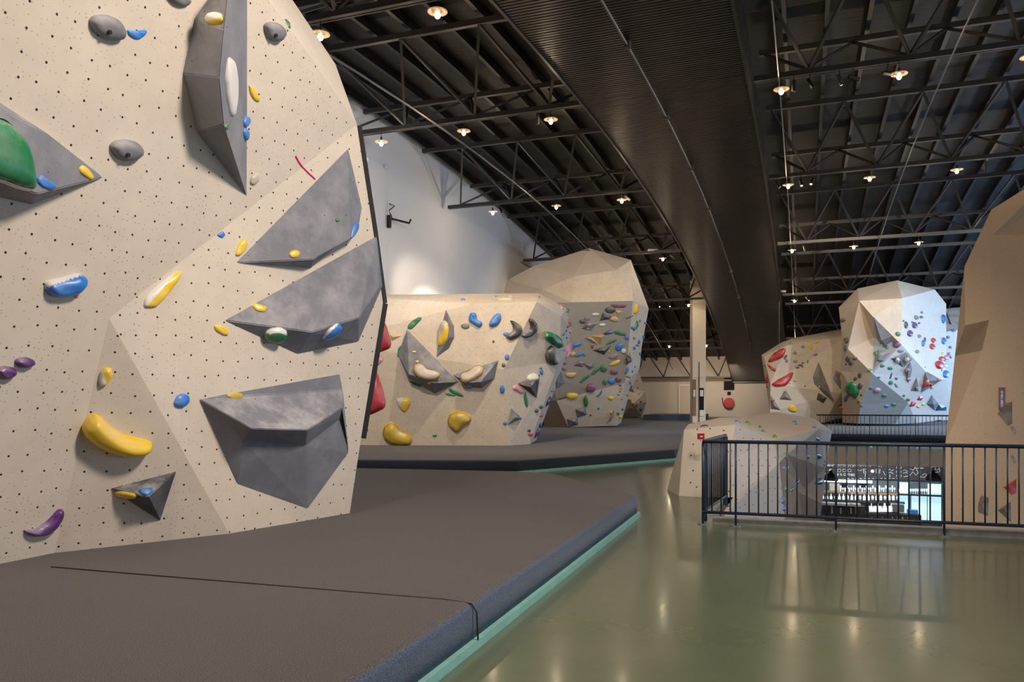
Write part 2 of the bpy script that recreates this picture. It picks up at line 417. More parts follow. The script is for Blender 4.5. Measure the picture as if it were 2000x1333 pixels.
for b0, r, dz, lab in ((-9.2, 0.03, -0.02, 'grey metal conduit running lengthwise under the left roof trusses'),
                   (-0.55, 0.018, -0.15, 'thin conduit just right of the slatted ceiling band'),
                   (2.95, 0.018, -0.15, 'thin pale cable running lengthwise under the right roof trusses')):
    mb = MB(); mb.tube([W(a, b0, zch(a)-0.13+dz*0) for a in [4+k*2.2 for k in range(26)]], r, 6)
    tag(mb.build('conduit_pipe', M['truss'] if b0 > -1 and b0 < 0 else M['conduit']), lab, 'pipe')

# ---------------------------------------------------------------- lamps
def lamp(a, b, label, group, light=True):
    z = zch(a)-0.36; c = W(a, b, z)
    root = empty('pendant_lamp', c); tag(root, label, 'lamp', group)
    mb = MB(); mb.lathe(c, [(0.0, 0.10), (0.035, 0.10), (0.06, 0.07), (0.175, 0.045), (0.18, 0.035), (0.06, 0.055), (0.03, 0.06)], 20)
    mb.build('glass_shade', M['disc'], root, True)
    mb = MB(); mb.lathe(c, [(0.0, 0.17), (0.025, 0.17), (0.03, 0.06), (0.0, 0.05)], 10); mb.tube([c+V((0, 0, 0.16)), c+V((0, 0, 0.32))], 0.007, 6)
    mb.build('stem', M['black_metal'], root)
    mb = MB(); mb.lathe(c, [(0.0, 0.06), (0.025, 0.05), (0.045, 0.02), (0.056, -0.02), (0.045, -0.06), (0.02, -0.078), (0.0, -0.08)], 12)
    mb.build('bulb', M['bulb'], root, True)
    if light:
        l = bpy.data.lights.new('lamp_light', 'POINT'); l.energy = 42; l.color = (1.0, 0.76, 0.50); l.shadow_soft_size = 0.025
        lo = bpy.data.objects.new('lamp_light', l); COL.objects.link(lo); lo.location = c+V((0, 0, -0.11))
ROWN = ['the nearest roof truss', 'the second roof truss', 'the third roof truss', 'the fourth roof truss', 'the fifth roof truss', 'the sixth roof truss']
ORD = ['first', 'second', 'third', 'fourth', 'fifth', 'sixth']
LBS = [-11.0, -8.5, -6.07]; RBS = [-0.5, 1.95, 4.4, 6.9]
for i, a in enumerate(TRUSS_A[:6]):
    for j, b in enumerate(LBS):
        if i == 3 and j == 0: continue
        lamp(a, b, 'lit glass disc pendant lamp under %s, %s from the left wall' % (ROWN[i], ORD[j]), 'pendant lamps')
    for j, b in enumerate(RBS):
        if i >= 4 and j > 0: continue
        lamp(a, b, 'lit glass disc pendant lamp under %s, %s right of the slatted ceiling' % (ROWN[i], ORD[j]), 'pendant lamps')
def track(px, py, i, lit, tilt, rot, idx):
    a = TRUSS_A[i]
    # place on the underside of that truss
    z = zch(a)-0.28; t = (a)/(S20*(px-1000)/FOC+C20); q = EYE+ray(px, py)*t; c = V((q.x, q.y, z)) if i < 5 else V(q)
    d = (V((math.sin(rot)*math.sin(tilt), math.cos(rot)*math.sin(tilt), -math.cos(tilt)))).normalized()
    root = empty('track_spotlight', c)
    tag(root, ('%s black cylinder spotlight under %s, %s' % ('lit' if lit else 'unlit', ROWN[i], idx)), 'spotlight', 'spotlights')
    mb = MB(); mb.lathe(c, [(0, -0.13), (0.045, -0.13), (0.045, 0.12), (0.04, 0.125), (0.0, 0.10)], 12, d); mb.build('housing', M['black_metal'], root, False)
    mb = MB(); mb.lathe(c, [(0.0, 0.122), (0.036, 0.122)], 12, d)
    mb.build('lens', M['spotglow'] if lit else M['screen'], root)
    mb = MB(); mb.tube([c-d*0.05, c+V((0, 0, 0.24))], 0.01, 6); mb.build('bracket', M['black_metal'], root)
for t in ((1640, 137, 1, 1, .4, 1.2, 'third right of the slatted ceiling'), (1583, 145, 1, 0, .5, 2.2, 'second right of the slatted ceiling'), (1550, 150, 1, 0, .05, 0, 'first right of the slatted ceiling'),
          (1668, 128, 1, 0, 1.3, 1.5, 'fourth right of the slatted ceiling'), (1735, 118, 1, 0, 1.5, 1.5, 'fifth right of the slatted ceiling'), (1050, 215, 1, 0, .05, 0, 'left of the slatted ceiling'),
          (977, 403, 2, 0, .5, 2.5, 'near the left wall'), (1226, 378, 2, 0, .9, 1.8, 'left of the slatted ceiling'), (1519, 345, 2, 0, .5, 2.2, 'first right of the slatted ceiling'),
          (1564, 343, 2, 1, .3, 2.8, 'second right of the slatted ceiling'), (1586, 340, 2, 1, .6, 4.0, 'third right of the slatted ceiling'), (1925, 305, 2, 0, .1, 0, 'far right'),
          (1314, 492, 3, 0, .9, 1.8, 'left of the slatted ceiling'), (1571, 474, 3, 0, .4, 1.0, 'right of the slatted ceiling'),
          (1288, 590, 4, 1, .4, 3.1, 'left one of a pair'), (1308, 588, 4, 1, .4, 3.1, 'right one of a pair'), (1555, 577, 4, 1, .6, 4.0, 'left of the lamp'), (1577, 577, 4, 1, .6, 2.0, 'right of the lamp')):
    track(*t)
# fluorescent fittings
for px, py, i, lab in ((1274, 489, 3, 'white tube fitting under the third truss, left of the slatted ceiling'),):
    a = TRUSS_A[i]; t = a/(S20*(px-1000)/FOC+C20); c = EYE+ray(px, py)*t
    mb = MB(); mb.box(c, 0.42, 0.14, 0.08, V((1, 0, 0)), V((0, 1, 0)), V((0, 0, 1))); tag(mb.build('tube_fitting', M['white_plastic']), lab, 'light fitting')

# ---------------------------------------------------------------- mats
def mat_slab(name, pts, z, label, strip=None, seam=None):
    root = empty(name, V((pts[0][0], pts[0][1], 0))); tag(root, label, 'mat')
    bm = bmesh.new(); lo = [bm.verts.new((p[0], p[1], 0.03)) for p in pts]; hi = [bm.verts.new((p[0], p[1], z)) for p in pts]
    n = len(pts); bm.faces.new(lo[::-1]); top = bm.faces.new(hi)
    for i in range(n): bm.faces.new((lo[i], lo[(i+1) % n], hi[(i+1) % n], hi[i]))
    bmesh.ops.recalc_face_normals(bm, faces=bm.faces)
    bmesh.ops.bevel(bm, geom=list(top.edges)+[e for e in bm.edges if abs(e.verts[0].co.z-e.verts[1].co.z) > 0.1], offset=0.055, segments=4, affect='EDGES', profile=0.5)
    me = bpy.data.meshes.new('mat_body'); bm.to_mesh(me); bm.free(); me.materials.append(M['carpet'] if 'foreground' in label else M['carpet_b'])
    for p in me.polygons: p.use_smooth = abs(p.normal.z) < 0.98
    o = bpy.data.objects.new('mat_body', me); COL.objects.link(o); o.parent = root; o.location = -V(root.location)
    if strip:
        mb = MB()
        for a, b in zip(strip[:-1], strip[1:]):
            a = V((*a, 0.03)); b = V((*b, 0.03)); d = (b-a).normalized(); nrm = V((d.y, -d.x, 0))
            mb.bar(a+nrm*0.015, b+nrm*0.015, 0.05, 0.06)
        mb.build('kick_strip', M['teal_strip'], root)
    if seam:
        mb = MB(); mb.tube(seam, 0.006, 5); mb.build('seam', M['hole'], root)
    return root
c0 = (1.775, 11.06); cN = (-0.70, 3.96)
mat_slab('crash_mat', [(-11.5, 17.2), (-9, -6), (-3.6, -1.0), (-0.98, 3.2), cN, c0, (0.77, 14.35), (0.0, 14.8), (-3.04, 15.5)][::1], 0.30,
         'thick dark grey carpeted crash mat filling the left foreground', [(-0.98, 3.2), cN, c0, (0.77, 14.35)],
         [P(100, 1108, 6.33)+V((0, 0, 0.0)), V((-3.2, 6.16, 0.304)), P(870, 1172, 5.31), V((-0.27, 5.22, 0.295)), V((-0.235, 5.215, 0.24)), V((-0.225, 5.2, 0.06))])
e1 = (4.41, 21.2)
mat_slab('crash_mat', [tuple(W(13.5, -12.9, 0))[:2], (-3.45, 17.6), (0.11, 17.35), e1, (4.7, 22.0), tuple(W(60, -1.5, 0))[:2], tuple(W(61.8, -3, 0))[:2], tuple(W(61.8, -12.9, 0))[:2]], 0.30,
         'long dark carpeted crash mat under the middle boulders', [(-3.45, 17.6), (0.11, 17.35), e1, (4.7, 22.0)])
mat_slab('crash_mat', [(10.3, 31.9), (20.5, 28.1), tuple(W(34, 14.5, 0))[:2], tuple(W(61.5, 14.5, 0))[:2], tuple(W(61.5, 1, 0))[:2], tuple(W(38, 0.2, 0))[:2]], 0.30,
         'wide dark crash mat beyond the far railing, under the right boulders')
cc = P(1322, 822, 52); mb = MB(); mb.box(V((cc.x, cc.y, 0.48)), 3.6, 4.5, 0.35, V(W(0, 1, 0)).normalized(), V(W(1, 0, 0)).normalized())
tag(mb.build('crash_mat', M['carpet']), 'small raised dark mat lying beside the white pillar', 'mat')

# ---------------------------------------------------------------- boulders
BV = {}       # boulder key -> list of BVH
THINGS = []
def boulder(key, vd, faces, mats, back, label, zb=0.30, pinch=0.72, name='climbing_boulder', strip=None):
    names = list(vd); pts = [P(*vd[k]) if not isinstance(vd[k], V) else vd[k] for k in names]
    idx = {k: i for i, k in enumerate(names)}
    fs = [[idx[k] for k in f[0]] for f in faces]; fm = [f[1] for f in faces]
    # orient toward the camera
    for f in fs:
        n = V((0, 0, 0)); c = sum((pts[i] for i in f), V((0, 0, 0)))/len(f)
        for i in range(len(f)): n += (pts[f[i]]-c).cross(pts[f[(i+1) % len(f)]]-c)
        if n.dot(EYE-c) < 0: f.reverse()
    ed = {}
    for f in fs:
        for i in range(len(f)):
            a, b = f[i], f[(i+1) % len(f)]; ed[(a, b)] = 1
    bnd = [(a, b) for (a, b) in ed if (b, a) not in ed]
    f2 = []; m2 = []
    for f, mi in zip(fs, fm):
        if len(f) == 3: f2.append(list(f)); m2.append(mi); continue
        nn = V((0, 0, 0)); c = sum((pts[i] for i in f), V((0, 0, 0)))/len(f)
        for i in range(len(f)): nn += (pts[f[i]]-c).cross(pts[f[(i+1) % len(f)]]-c)
        for t in tessellate_polygon([[pts[i] for i in f]]):
            t = [f[i] for i in t]
            if (pts[t[1]]-pts[t[0]]).cross(pts[t[2]]-pts[t[0]]).dot(nn) < 0: t.reverse()
            f2.append(t); m2.append(mi)
    fs, fm = f2, m2
    BV.setdefault(key, []).append(BVHTree.FromPolygons(pts, [tuple(f) for f in fs]))
    cen = sum(pts, V((0, 0, 0)))/len(pts); bk = V(back)
    bmap = {}
    for a, b in bnd:
        for q in (a, b):
            if q not in bmap:
                p = pts[q]; r = cen+(p-cen)*pinch+bk; r.z = max(r.z, zb)
                if p.z < zb+0.15: r.z = p.z
                bmap[q] = len(pts); pts.append(r)
    nf = [tuple(f) for f in fs]
    for a, b in bnd: nf.append((b, a, bmap[a], bmap[b])); fm.append(len(mats)-1)
    ci = len(pts); pts.append(cen+bk)
    for a, b in bnd: nf.append((bmap[b], bmap[a], ci)); fm.append(len(mats)-1)
    mn = min(p.z for p in pts); org = V((cen.x, cen.y, mn))
    o = obj(name, pts, nf, mats, None, fm, False, True, org)
    if label: tag(o, label, 'climbing wall')
    return o
RN = ['topmost', 'second from the top', 'third from the top', 'fourth from the top', 'fifth from the top', 'sixth from the top', 'seventh from the top', 'eighth from the top', 'ninth from the top',
      'tenth from the top', 'eleventh from the top', 'twelfth from the top', 'thirteenth from the top', 'fourteenth from the top', 'fifteenth from the top', 'sixteenth from the top', 'seventeenth from the top', 'eighteenth from the top', 'nineteenth from the top', 'twentieth from the top']
BD = {}
def cast(key, x, y):
    best = None
    for i, t in enumerate(BV[key]):
        r = t.ray_cast(EYE, ray(x, y).normalized())
        if r[0] is not None and (best is None or r[3] < best[3]-0.001): best = (r[0], r[1], i, r[3])
    if best is None:
        for dx in range(2, 60, 2):
            for s in ((-dx, 0), (dx, 0), (0, dx), (0, -dx)):
                for i, t in enumerate(BV[key]):
                    r = t.ray_cast(EYE, ray(x+s[0], y+s[1]).normalized())
                    if r[0] is not None: return r[0], V(r[1]), i
        return P(x, y, 20), V((0, -1, 0)), 0
    return best[0], V(best[1]), best[2]
def face_cam(p, n, lim=0.3):
    n = V(n); w = (EYE-p).normalized()
    if n.dot(w) < 0: n = -n
    while n.dot(w) < lim: n = (n+w*0.12).normalized()
    return n
def reg(o, key, color, shape, kind, p, special=None):
    THINGS.append((o, key, color, shape, kind, p.z, special))
def volume(key, outline, ridge, faces, color='slate', tf=(0, 0, 1), shape='faceted', at=None, label=None, name='climbing_volume'):
    ox, oy, s = tf
    out = [(ox+x/s, oy+y/s) for x, y in outline]; rd = [(ox+x/s, oy+y/s, h) for x, y, h in ridge]
    cx = sum(p[0] for p in out)/len(out); cy = sum(p[1] for p in out)/len(out)
    if at: cx, cy = ox+at[0]/s, oy+at[1]/s
    p0, n, _ = cast(key, cx, cy); n = face_cam(p0, n, 0.25)
    vs = [hit_plane(p0, n, x, y, 0.002) for x, y in out]+[hit_plane(p0, n, x, y, h) for x, y, h in rd]
    k = len(vs); no = len(out)
    vs += [v-n*0.012 for v in vs[:no]]
    fs = [t for f in faces for t in ([tuple(f)] if len(f) == 3 else [(f[0], f[i], f[i+1]) for i in range(1, len(f)-1)])]+[tuple(range(k, k+no))]+[(i, (i+1) % no, k+(i+1) % no, k+i) for i in range(no)]
    org = sum(vs[:no], V((0, 0, 0)))/no
    o = obj(name, vs, fs, M['h_'+color], None, None, False, False, org); fixn(o)
    bm = bmesh.new(); bm.from_mesh(o.data)
    sz = max((vs[i]-org).length for i in range(no))
    es = [e for e in bm.edges if len(e.link_faces) == 2 and e.calc_face_angle(0) > 0.15 and not any((v.co-(vs[k+j]-org)).length < 1e-4 for v in e.verts for j in range(no))]
    if sz > 0.3 and key == 'B1':
        bmesh.ops.bevel(bm, geom=es, offset=0.008, segments=2, affect='EDGES')
    bm.to_mesh(o.data); bm.free()
    tris = [tuple(f) for f in faces]; tris = [t for f in tris for t in ([f] if len(f) == 3 else [(f[0], f[i], f[i+1]) for i in range(1, len(f)-1)])]
    BV[key].append(BVHTree.FromPolygons(vs, tris))
    reg(o, key, color, shape, 'volume', org, label)
    return o
def pyr(key, outline, apex=None, color='slate', tf=(0, 0, 1), hk=0.45, shape='pyramid', label=None, at=None):
    n = len(outline)
    ax = apex or (sum(p[0] for p in outline)/n, sum(p[1] for p in outline)/n)
    ox, oy, s = tf
    cx = sum(p[0] for p in outline)/n; cy = sum(p[1] for p in outline)/n
    p0, nn, _ = cast(key, ox+cx/s, oy+cy/s)
    Y = p0.y; r = sum(math.hypot(p[0]-cx, p[1]-cy) for p in outline)/n/s/FOC*Y
    return volume(key, outline, [(ax[0], ax[1], r*hk)], [(i, (i+1) % n, n) for i in range(n)], color, tf, shape, at, label)
def smooth_poly(pts, it=2):
    for _ in range(it):
        q = []
        for i in range(len(pts)):
            a, b = pts[i], pts[(i+1) % len(pts)]
            q += [(a[0]*.82+b[0]*.18, a[1]*.82+b[1]*.18), (a[0]*.18+b[0]*.82, a[1]*.18+b[1]*.82)]
        pts = q
    return pts
def hold(key, outline, color, tf=(0, 0, 1), hk=0.5, it=2, shape='', at=None, c2=None, split=None, rim=None, hole=None, label=None, free=None, name='climbing_hold', lift=0.0):
    ox, oy, s = tf
    out = [(ox+x/s, oy+y/s) for x, y in smooth_poly(outline, it)]
    cx = sum(p[0] for p in out)/len(out); cy = sum(p[1] for p in out)/len(out)
    if free: p0 = P(cx, cy, free); n = (EYE-p0).normalized()
    else:
        a = (ox+at[0]/s, oy+at[1]/s) if at else (cx, cy)
        p0, n, _ = cast(key, *a); n = face_cam(p0, n)
        p0 = p0+n*lift
    base = [hit_plane(p0, n, x, y) for x, y in out]
    c = sum(base, V((0, 0, 0)))/len(base); N = len(base)
    ds = sorted((b-c).length for b in base); rmin = ds[len(ds)//4]
    H = rmin*hk*1.25
    x0 = cx
    lean = V((0, 0, -1)); lean = (lean-n*lean.dot(n))*rmin*0.12
    vs = []; fs = []; fm = []
    if free or len(outline) >= 10 and it == 1:
        rings = [(1.0, -0.15), (0.985, 0.25), (0.93, 0.52), (0.80, 0.78), (0.58, 0.94), (0.3, 1.0)]
        for k, (sc, h) in enumerate(rings):
            vs += [c+(b-c)*sc+n*(H*h)+lean*h for b in base]
        for k in range(len(rings)-1):
            for i in range(N): fs.append((k*N+i, k*N+(i+1) % N, (k+1)*N+(i+1) % N, (k+1)*N+i))
        top = len(vs); vs.append(c+n*H+lean)
        for i in range(N): fs.append(((len(rings)-1)*N+i, (len(rings)-1)*N+(i+1) % N, top))
        if free:
            bt = len(vs); vs.append(c-n*H*0.9)
            for i in range(N): fs.append((i, (i+1) % N, bt))
        else: fs.append(tuple(range(N)))
    else:
        uu = n.orthogonal().normalized(); vv = n.cross(uu)
        b2d = [V(((q-c).dot(uu), (q-c).dot(vv))) for q in base]
        if sum(b2d[i].x*b2d[(i+1) % N].y-b2d[(i+1) % N].x*b2d[i].y for i in range(N)) < 0: b2d.reverse()
        ar = abs(sum(b2d[i].x*b2d[(i+1) % N].y-b2d[(i+1) % N].x*b2d[i].y for i in range(N)))/2
        def inside(p):
            r = False
            for i in range(N):
                a_, b_ = b2d[i], b2d[(i+1) % N]
                if (a_.y > p.y) != (b_.y > p.y) and p.x < (b_.x-a_.x)*(p.y-a_.y)/(b_.y-a_.y)+a_.x: r = not r
            return r
        def dist(p):
            m_ = 1e9
            for i in range(N):
                a_, b_ = b2d[i], b2d[(i+1) % N]; d_ = b_-a_; L_ = d_.length_squared
                t_ = max(0, min(1, (p-a_).dot(d_)/L_)) if L_ > 0 else 0
                m_ = min(m_, (p-a_-d_*t_).length)
            return m_
        st = math.sqrt(ar)/(17 if key == 'B1' else 11 if key == 'B2' else 7); ins = []
        xs = [q.x for q in b2d]; ys = [q.y for q in b2d]; yy = min(ys)+st*.4; row = 0
        while yy < max(ys):
            xx = min(xs)+(st*.5 if row % 2 else 0)
            while xx < max(xs):
                q = V((xx, yy))
                if inside(q):
                    d_ = dist(q)
                    if d_ > st*.3: ins.append((q, d_))
                xx += st
            yy += st*.87; row += 1
        Rm = max([d_ for q, d_ in ins]+[rmin*.3]); H = Rm*hk*1.2; RR = Rm*.85
        tri = delaunay_2d_cdt(b2d+[q for q, d_ in ins], [], [tuple(range(N))], 1, 1e-6)
        V2, F2 = tri[0], tri[2]
        for q in V2:
            d_ = dist(q); t_ = min(1, d_/RR); h = 0.16+0.84*math.sqrt(max(0, 1-(1-t_)**2))
            h += 0.10*math.sin(q.x/Rm*2.1+x0)*t_
            vs.append(c+uu*q.x+vv*q.y+n*(H*h)+lean*(h*.5))
        for f in F2: fs.append(tuple(f))
        ed = {}
        for f in fs:
            for i in range(len(f)): ed[(f[i], f[(i+1) % len(f)])] = 1
        bd = [(a_, b_) for (a_, b_) in ed if (b_, a_) not in ed]; mp_ = {}
        for a_, b_ in bd:
            for q in (a_, b_):
                if q not in mp_: mp_[q] = len(vs); z_ = V2[q]; vs.append(c+uu*z_.x+vv*z_.y-n*(0.012+lift))
        for a_, b_ in bd: fs.append((b_, a_, mp_[a_], mp_[b_]))
    mats = [M['h_'+color]]
    if c2:
        mats.append(M['h_'+c2]); sx, sy, sd = split
        for f in fs:
            q = sum((vs[i] for i in f), V((0, 0, 0)))/len(f)
            pxx = 1000+q.x/q.y*FOC; pyy = HOR-(q.z-CAMZ)/q.y*FOC
            fm.append(1 if (pxx-cx)*sx+(pyy-cy)*sy > sd else 0)
    o = obj(name, vs, fs, mats, None, fm or None, True, False, c); fixn(o)
    if rim:
        q = [c+(b-c)*1.07 for b in base]; vr = [v-n*0.001 for v in q]+[c+(b-c)*1.0+n*H*0.3 for b in base]
        fr = [(i, (i+1) % N, N+(i+1) % N, N+i) for i in range(N)]+[tuple(range(N))]
        ro = obj('rim', [v-c for v in vr], fr, M['h_'+rim], None, None, True); ro.parent = o; ro.location = (0, 0, 0); fixn(ro)
    if hole:
        hp = hit_plane(p0, n, ox+hole[0]/s, oy+hole[1]/s, H*0.93); mb = MB(); mb.lathe(hp-c+lean*0.9, [(0.0, 0.012), (0.011, 0.012), (0.016, 0.014), (0.017, -0.01)], 10, n)
        h = mb.build('bolt_hole', M['hole'], None, True); h.parent = o; h.location = (0, 0, 0)
    reg(o, key, color, shape, 'hold', c, label)
    return o
def ell(key, x, y, rx, ry, color, tf=(0, 0, 1), rot=0.0, hk=0.5, shape='', **kw):
    n = 10; pts = []
    for i in range(n):
        t = 2*math.pi*i/n; a = rx*1.05*math.cos(t)*(1+0.12*math.sin(2*t+x)); b = ry*1.05*math.sin(t)*(1+0.08*math.cos(t+y))
        pts.append((x+a*math.cos(rot)-b*math.sin(rot), y+a*math.sin(rot)+b*math.cos(rot)))
    return hold(key, pts, color, tf, hk, 1, shape, **kw)

def pl_depth(a, b, c, x, y):
    n = (b-a).cross(c-a).normalized(); return hit_plane(a, n, x, y).y
# --- B1: main wall, left foreground
K = (213, 622, 6.72); b2 = (447, 1043, 7.91); b3 = (683, 1003, 9.33)
PK, PB2, PB3 = P(*K), P(*b2), P(*b3)
f3 = lambda x, y: (x, y, pl_depth(PK, PB2, PB3, x, y))
R0 = f3(697, 243); PR0 = P(*R0); PB0 = P(0, 1102, 6.46)
f1 = lambda x, y: (x, y, pl_depth(PK, PR0, PB0, x, y))
def far(t, d): return (t[0], t[1], t[2]+d)
vd = dict(K=K, b2=b2, b3=b3, R0=R0, R1=f3(730, 458), R2=f3(748, 592), R3=f3(705, 857), b1=f1(105, 1088), b0=f1(0, 1102), bL=f1(-420, 1158), TL=f1(-420, -320), T=f1(440, -220), T1=f1(520, -5), T2=f1(603, 105),
          o1=far(f1(655, 125), 0.9), o2=far(f1(568, -5), 1.2), o3=far(f1(520, -110), 1.4), o4=far(f1(470, -330), 1.2))
boulder('B1', vd, [(('K', 'R0', 'T2', 'T1', 'T', 'TL', 'bL', 'b0', 'b1'), 0), (('K', 'b1', 'b2'), 0), (('K', 'b2', 'b3', 'R3', 'R2', 'R1', 'R0'), 0),
                   (('R0', 'o1', 'T2'), 1), (('T2', 'o1', 'o2', 'T1'), 1), (('T1', 'o2', 'o3'), 1), (('T1', 'o3', 'T'), 1), (('T', 'o3', 'o4', 'TL'), 1)],
        [M['cream'], M['cream_flat']], (-2.6, 1.6, 0), 'huge cream climbing wall with grey volumes filling the left foreground', 0.30, 0.9)
BD['B1'] = 'the big left foreground wall'
mb = MB(); e = [P(*R0), P(*vd['R1']), P(*vd['R2']), P(*vd['R3'])]
for a, b in zip(e[:-1], e[1:]): mb.bar(a+V((0.0, 0.05, 0)), b+V((0.0, 0.05, 0)), 0.055, 0.09)
tag(mb.build('edge_strip', M['black_metal']), 'dark steel edge strip down the right side of the left wall', 'edge strip')

volume('B1', [(-160, 95), (203, 347), (62, 400), (-160, 350)], [(73, 379, .24), (-160, 312, .3), (-160, 130, .12), (95, 262, .10)], [(0, 1, 7, 6), (7, 1, 4), (6, 7, 4, 5), (1, 2, 4), (2, 3, 5, 4), (3, 0, 6, 5)], at=(90, 330), label='large dark grey volume at the left edge carrying a big green hold')
volume('B1', [(483, -70), (420, -20), (379, 38), (357, 143), (385, 258), (482, 383), (483, 200)], [(445, -20, .30), (437, 57, .34), (428, 152, .36), (437, 243, .34), (462, 320, .15)],
       [(0, 1, 7), (1, 2, 8, 7), (2, 3, 9, 8), (3, 4, 10, 9), (4, 5, 11, 10), (5, 6, 9, 10, 11), (6, 0, 7, 8, 9)], at=(420, 200), label='tall pointed grey volume high on the left wall with a white hold')
volume('B1', [(680, 289), (707, 405), (700, 445), (606, 525), (459, 514)], [(612, 507, .17), (684, 467, .17)], [(0, 4, 5, 6), (0, 6, 1), (1, 6, 2), (2, 6, 5, 3), (3, 5, 4)], at=(620, 420), label='upper right triangular grey volume on the left wall beside the pink tape')
volume('B1', [(736, 460), (747, 560), (700, 668), (581, 692), (437, 626)], [(610, 649, .25), (701, 621, .27), (741, 560, .08)], [(0, 4, 5, 6, 7), (0, 7, 1), (1, 7, 6, 2), (2, 6, 5, 3), (3, 5, 4)], at=(620, 600), label='long grey volume pointing left with white-green and blue holds on its underside')
volume('B1', [(387, 779), (664, 730), (670, 762), (681, 885), (601, 995), (463, 946)], [(493, 838, .36), (600, 840, .40), (668, 797, .15), (475, 861, .17), (597, 871, .20), (669, 815, .04)],
       [(0, 1, 2, 8, 7, 6), (0, 6, 9), (6, 7, 10, 9), (7, 8, 11, 10), (0, 9, 5), (9, 10, 4, 5), (10, 11, 3, 4), (8, 2, 3, 11)], at=(560, 860), label='biggest grey volume low on the left wall, shaped like a hopper')
pyr('B1', [(215, 955), (345, 921), (313, 1019)], (289, 971), 'darkslate', hk=0.7, label='small dark triangular pyramid volume with blue and yellow holds near the mat')
H = hold
H('B1', [(172, 40), (180, 30), (205, 27), (230, 38), (242, 60), (238, 76), (222, 80), (200, 75), (180, 60)], 'grey', hk=.8, hole=(214, 60), label='large grey egg-shaped hold at the top left beside a blue one')
H('B1', [(320, -12), (335, 6), (352, 13), (366, 10), (371, 0), (350, -22)], 'grey', hk=.8, label='grey rounded hold cut off by the top edge of the photo')
H('B1', [(513, 50), (520, 43), (540, 43), (553, 55), (554, 68), (545, 80), (535, 82), (520, 73)], 'grey', hk=.8, hole=(539, 67), label='grey rounded hold right of the tall pointed volume')
H('B1', [(212, 285), (220, 276), (240, 271), (265, 276), (276, 290), (274, 303), (260, 313), (240, 315), (222, 303)], 'grey', hk=.8, hole=(250, 300), label='grey egg-shaped hold between the left volume and the tall one')
H('B1', [(247, 57), (265, 60), (287, 58), (284, 68), (272, 77), (262, 76), (250, 68)], 'blue', label='small blue hold beside the grey egg at top left')
H('B1', [(485, 165), (495, 170), (507, 190), (505, 200), (495, 195), (487, 180)], 'yellow', label='narrow yellow hold right of the tall pointed volume')
H('B1', [(487, 358), (490, 345), (500, 338), (506, 342), (504, 355), (495, 362)], 'sand', label='small beige hold at the tip of the tall pointed volume')
H('B1', [(555, 35), (565, 45), (567, 58), (560, 52)], 'green', label='tiny dark green hold near the top edge of the left wall')
H('B1', [(422, 459), (435, 451), (440, 459), (434, 466)], 'blue', label='tiny blue triangular hold left of the upper right triangular volume')
H('B1', [(459, 495), (466, 475), (475, 467), (482, 470), (481, 487), (468, 500), (460, 500)], 'yellow', label='yellow hold at the left tip of the upper right triangular volume')
H('B1', [(86, 555), (92, 548), (130, 540), (150, 533), (166, 540), (165, 555), (150, 572), (125, 580), (100, 578), (88, 568)], 'blue', c2='white', split=(-.35, -1, 7), hk=.9, label='large chalked blue hold at the left side of the wall')
ell('B1', 149, 576, 6, 5, 'pink', label='tiny pink hold under the large chalked blue hold')
H('B1', [(279, 600), (283, 580), (310, 555), (345, 530), (355, 530), (350, 545), (320, 585), (302, 601)], 'yellow', c2='white', split=(-.75, -.65, 1.5), label='long slanting yellow and white hold above the wall crease')
H('B1', [(417, 636), (425, 634), (443, 640), (446, 656), (435, 655), (420, 646)], 'yellow', label='small yellow hold left of the long grey volume')
H('B1', [(27, 707), (32, 700), (50, 697), (66, 703), (66, 712), (50, 719), (35, 717)], 'purple', hk=.9, label='right one of two dark purple holds at the left edge')
H('B1', [(-10, 722), (5, 714), (28, 718), (30, 730), (15, 741), (0, 740)], 'purple', hk=.9, label='left one of two dark purple holds at the left edge')
H('B1', [(192, 745), (196, 725), (206, 717), (218, 720), (220, 735), (208, 752), (196, 755)], 'yellow', c2='white', split=(-1, 0.3, 2), hk=.8, label='yellow and white oval hold below the wall crease')
H('B1', [(338, 788), (345, 772), (360, 768), (370, 775), (369, 787), (355, 797), (342, 795)], 'blue', label='blue round hold left of the biggest grey volume')
H('B1', [(157, 832), (170, 815), (186, 807), (197, 814), (215, 832), (240, 848), (270, 855), (296, 862), (293, 878), (278, 888), (245, 890), (210, 882), (180, 865), (163, 850)], 'yellow', hk=1.3, label='large banana-shaped yellow hold low on the left wall')
H('B1', [(44, 1035), (70, 1032), (95, 1015), (112, 995), (122, 994), (122, 1008), (110, 1028), (90, 1045), (65, 1048), (50, 1042)], 'purple', hk=.8, label='purple crescent hold just above the mat')
H('B1', [(-110, 210), (0, 232), (20, 250), (45, 280), (57, 320), (62, 365), (57, 371), (30, 365), (0, 353), (-110, 330)], 'green', hk=.55, rim='white', at=(40, 330), label='big glossy green hold on the grey volume at the left edge')
H('B1', [(154, 328), (160, 322), (170, 328), (182, 345), (178, 352), (165, 345), (156, 338)], 'yellow', label='small yellow hold on the tip of the left edge volume')
H('B1', [(72, 347), (80, 341), (90, 350), (105, 358), (108, 368), (98, 371), (82, 366), (73, 357)], 'blue', label='small blue bean hold on the left edge volume')
H('B1', [(402, 42), (408, 32), (425, 27), (443, 32), (440, 45), (425, 49), (405, 48)], 'yellow', c2='white', split=(-.3, -1, 3), hk=.8, label='yellow and white hold on top of the tall pointed volume')
H('B1', [(439, 150), (445, 109), (456, 118), (461, 150), (461, 190), (455, 228), (447, 225), (441, 190)], 'white', hk=.28, at=(452, 165), label='long white hold down the side of the tall pointed volume')
ell('B1', 442, 247, 4, 6, 'green', label='tiny green hold on the tall pointed volume')
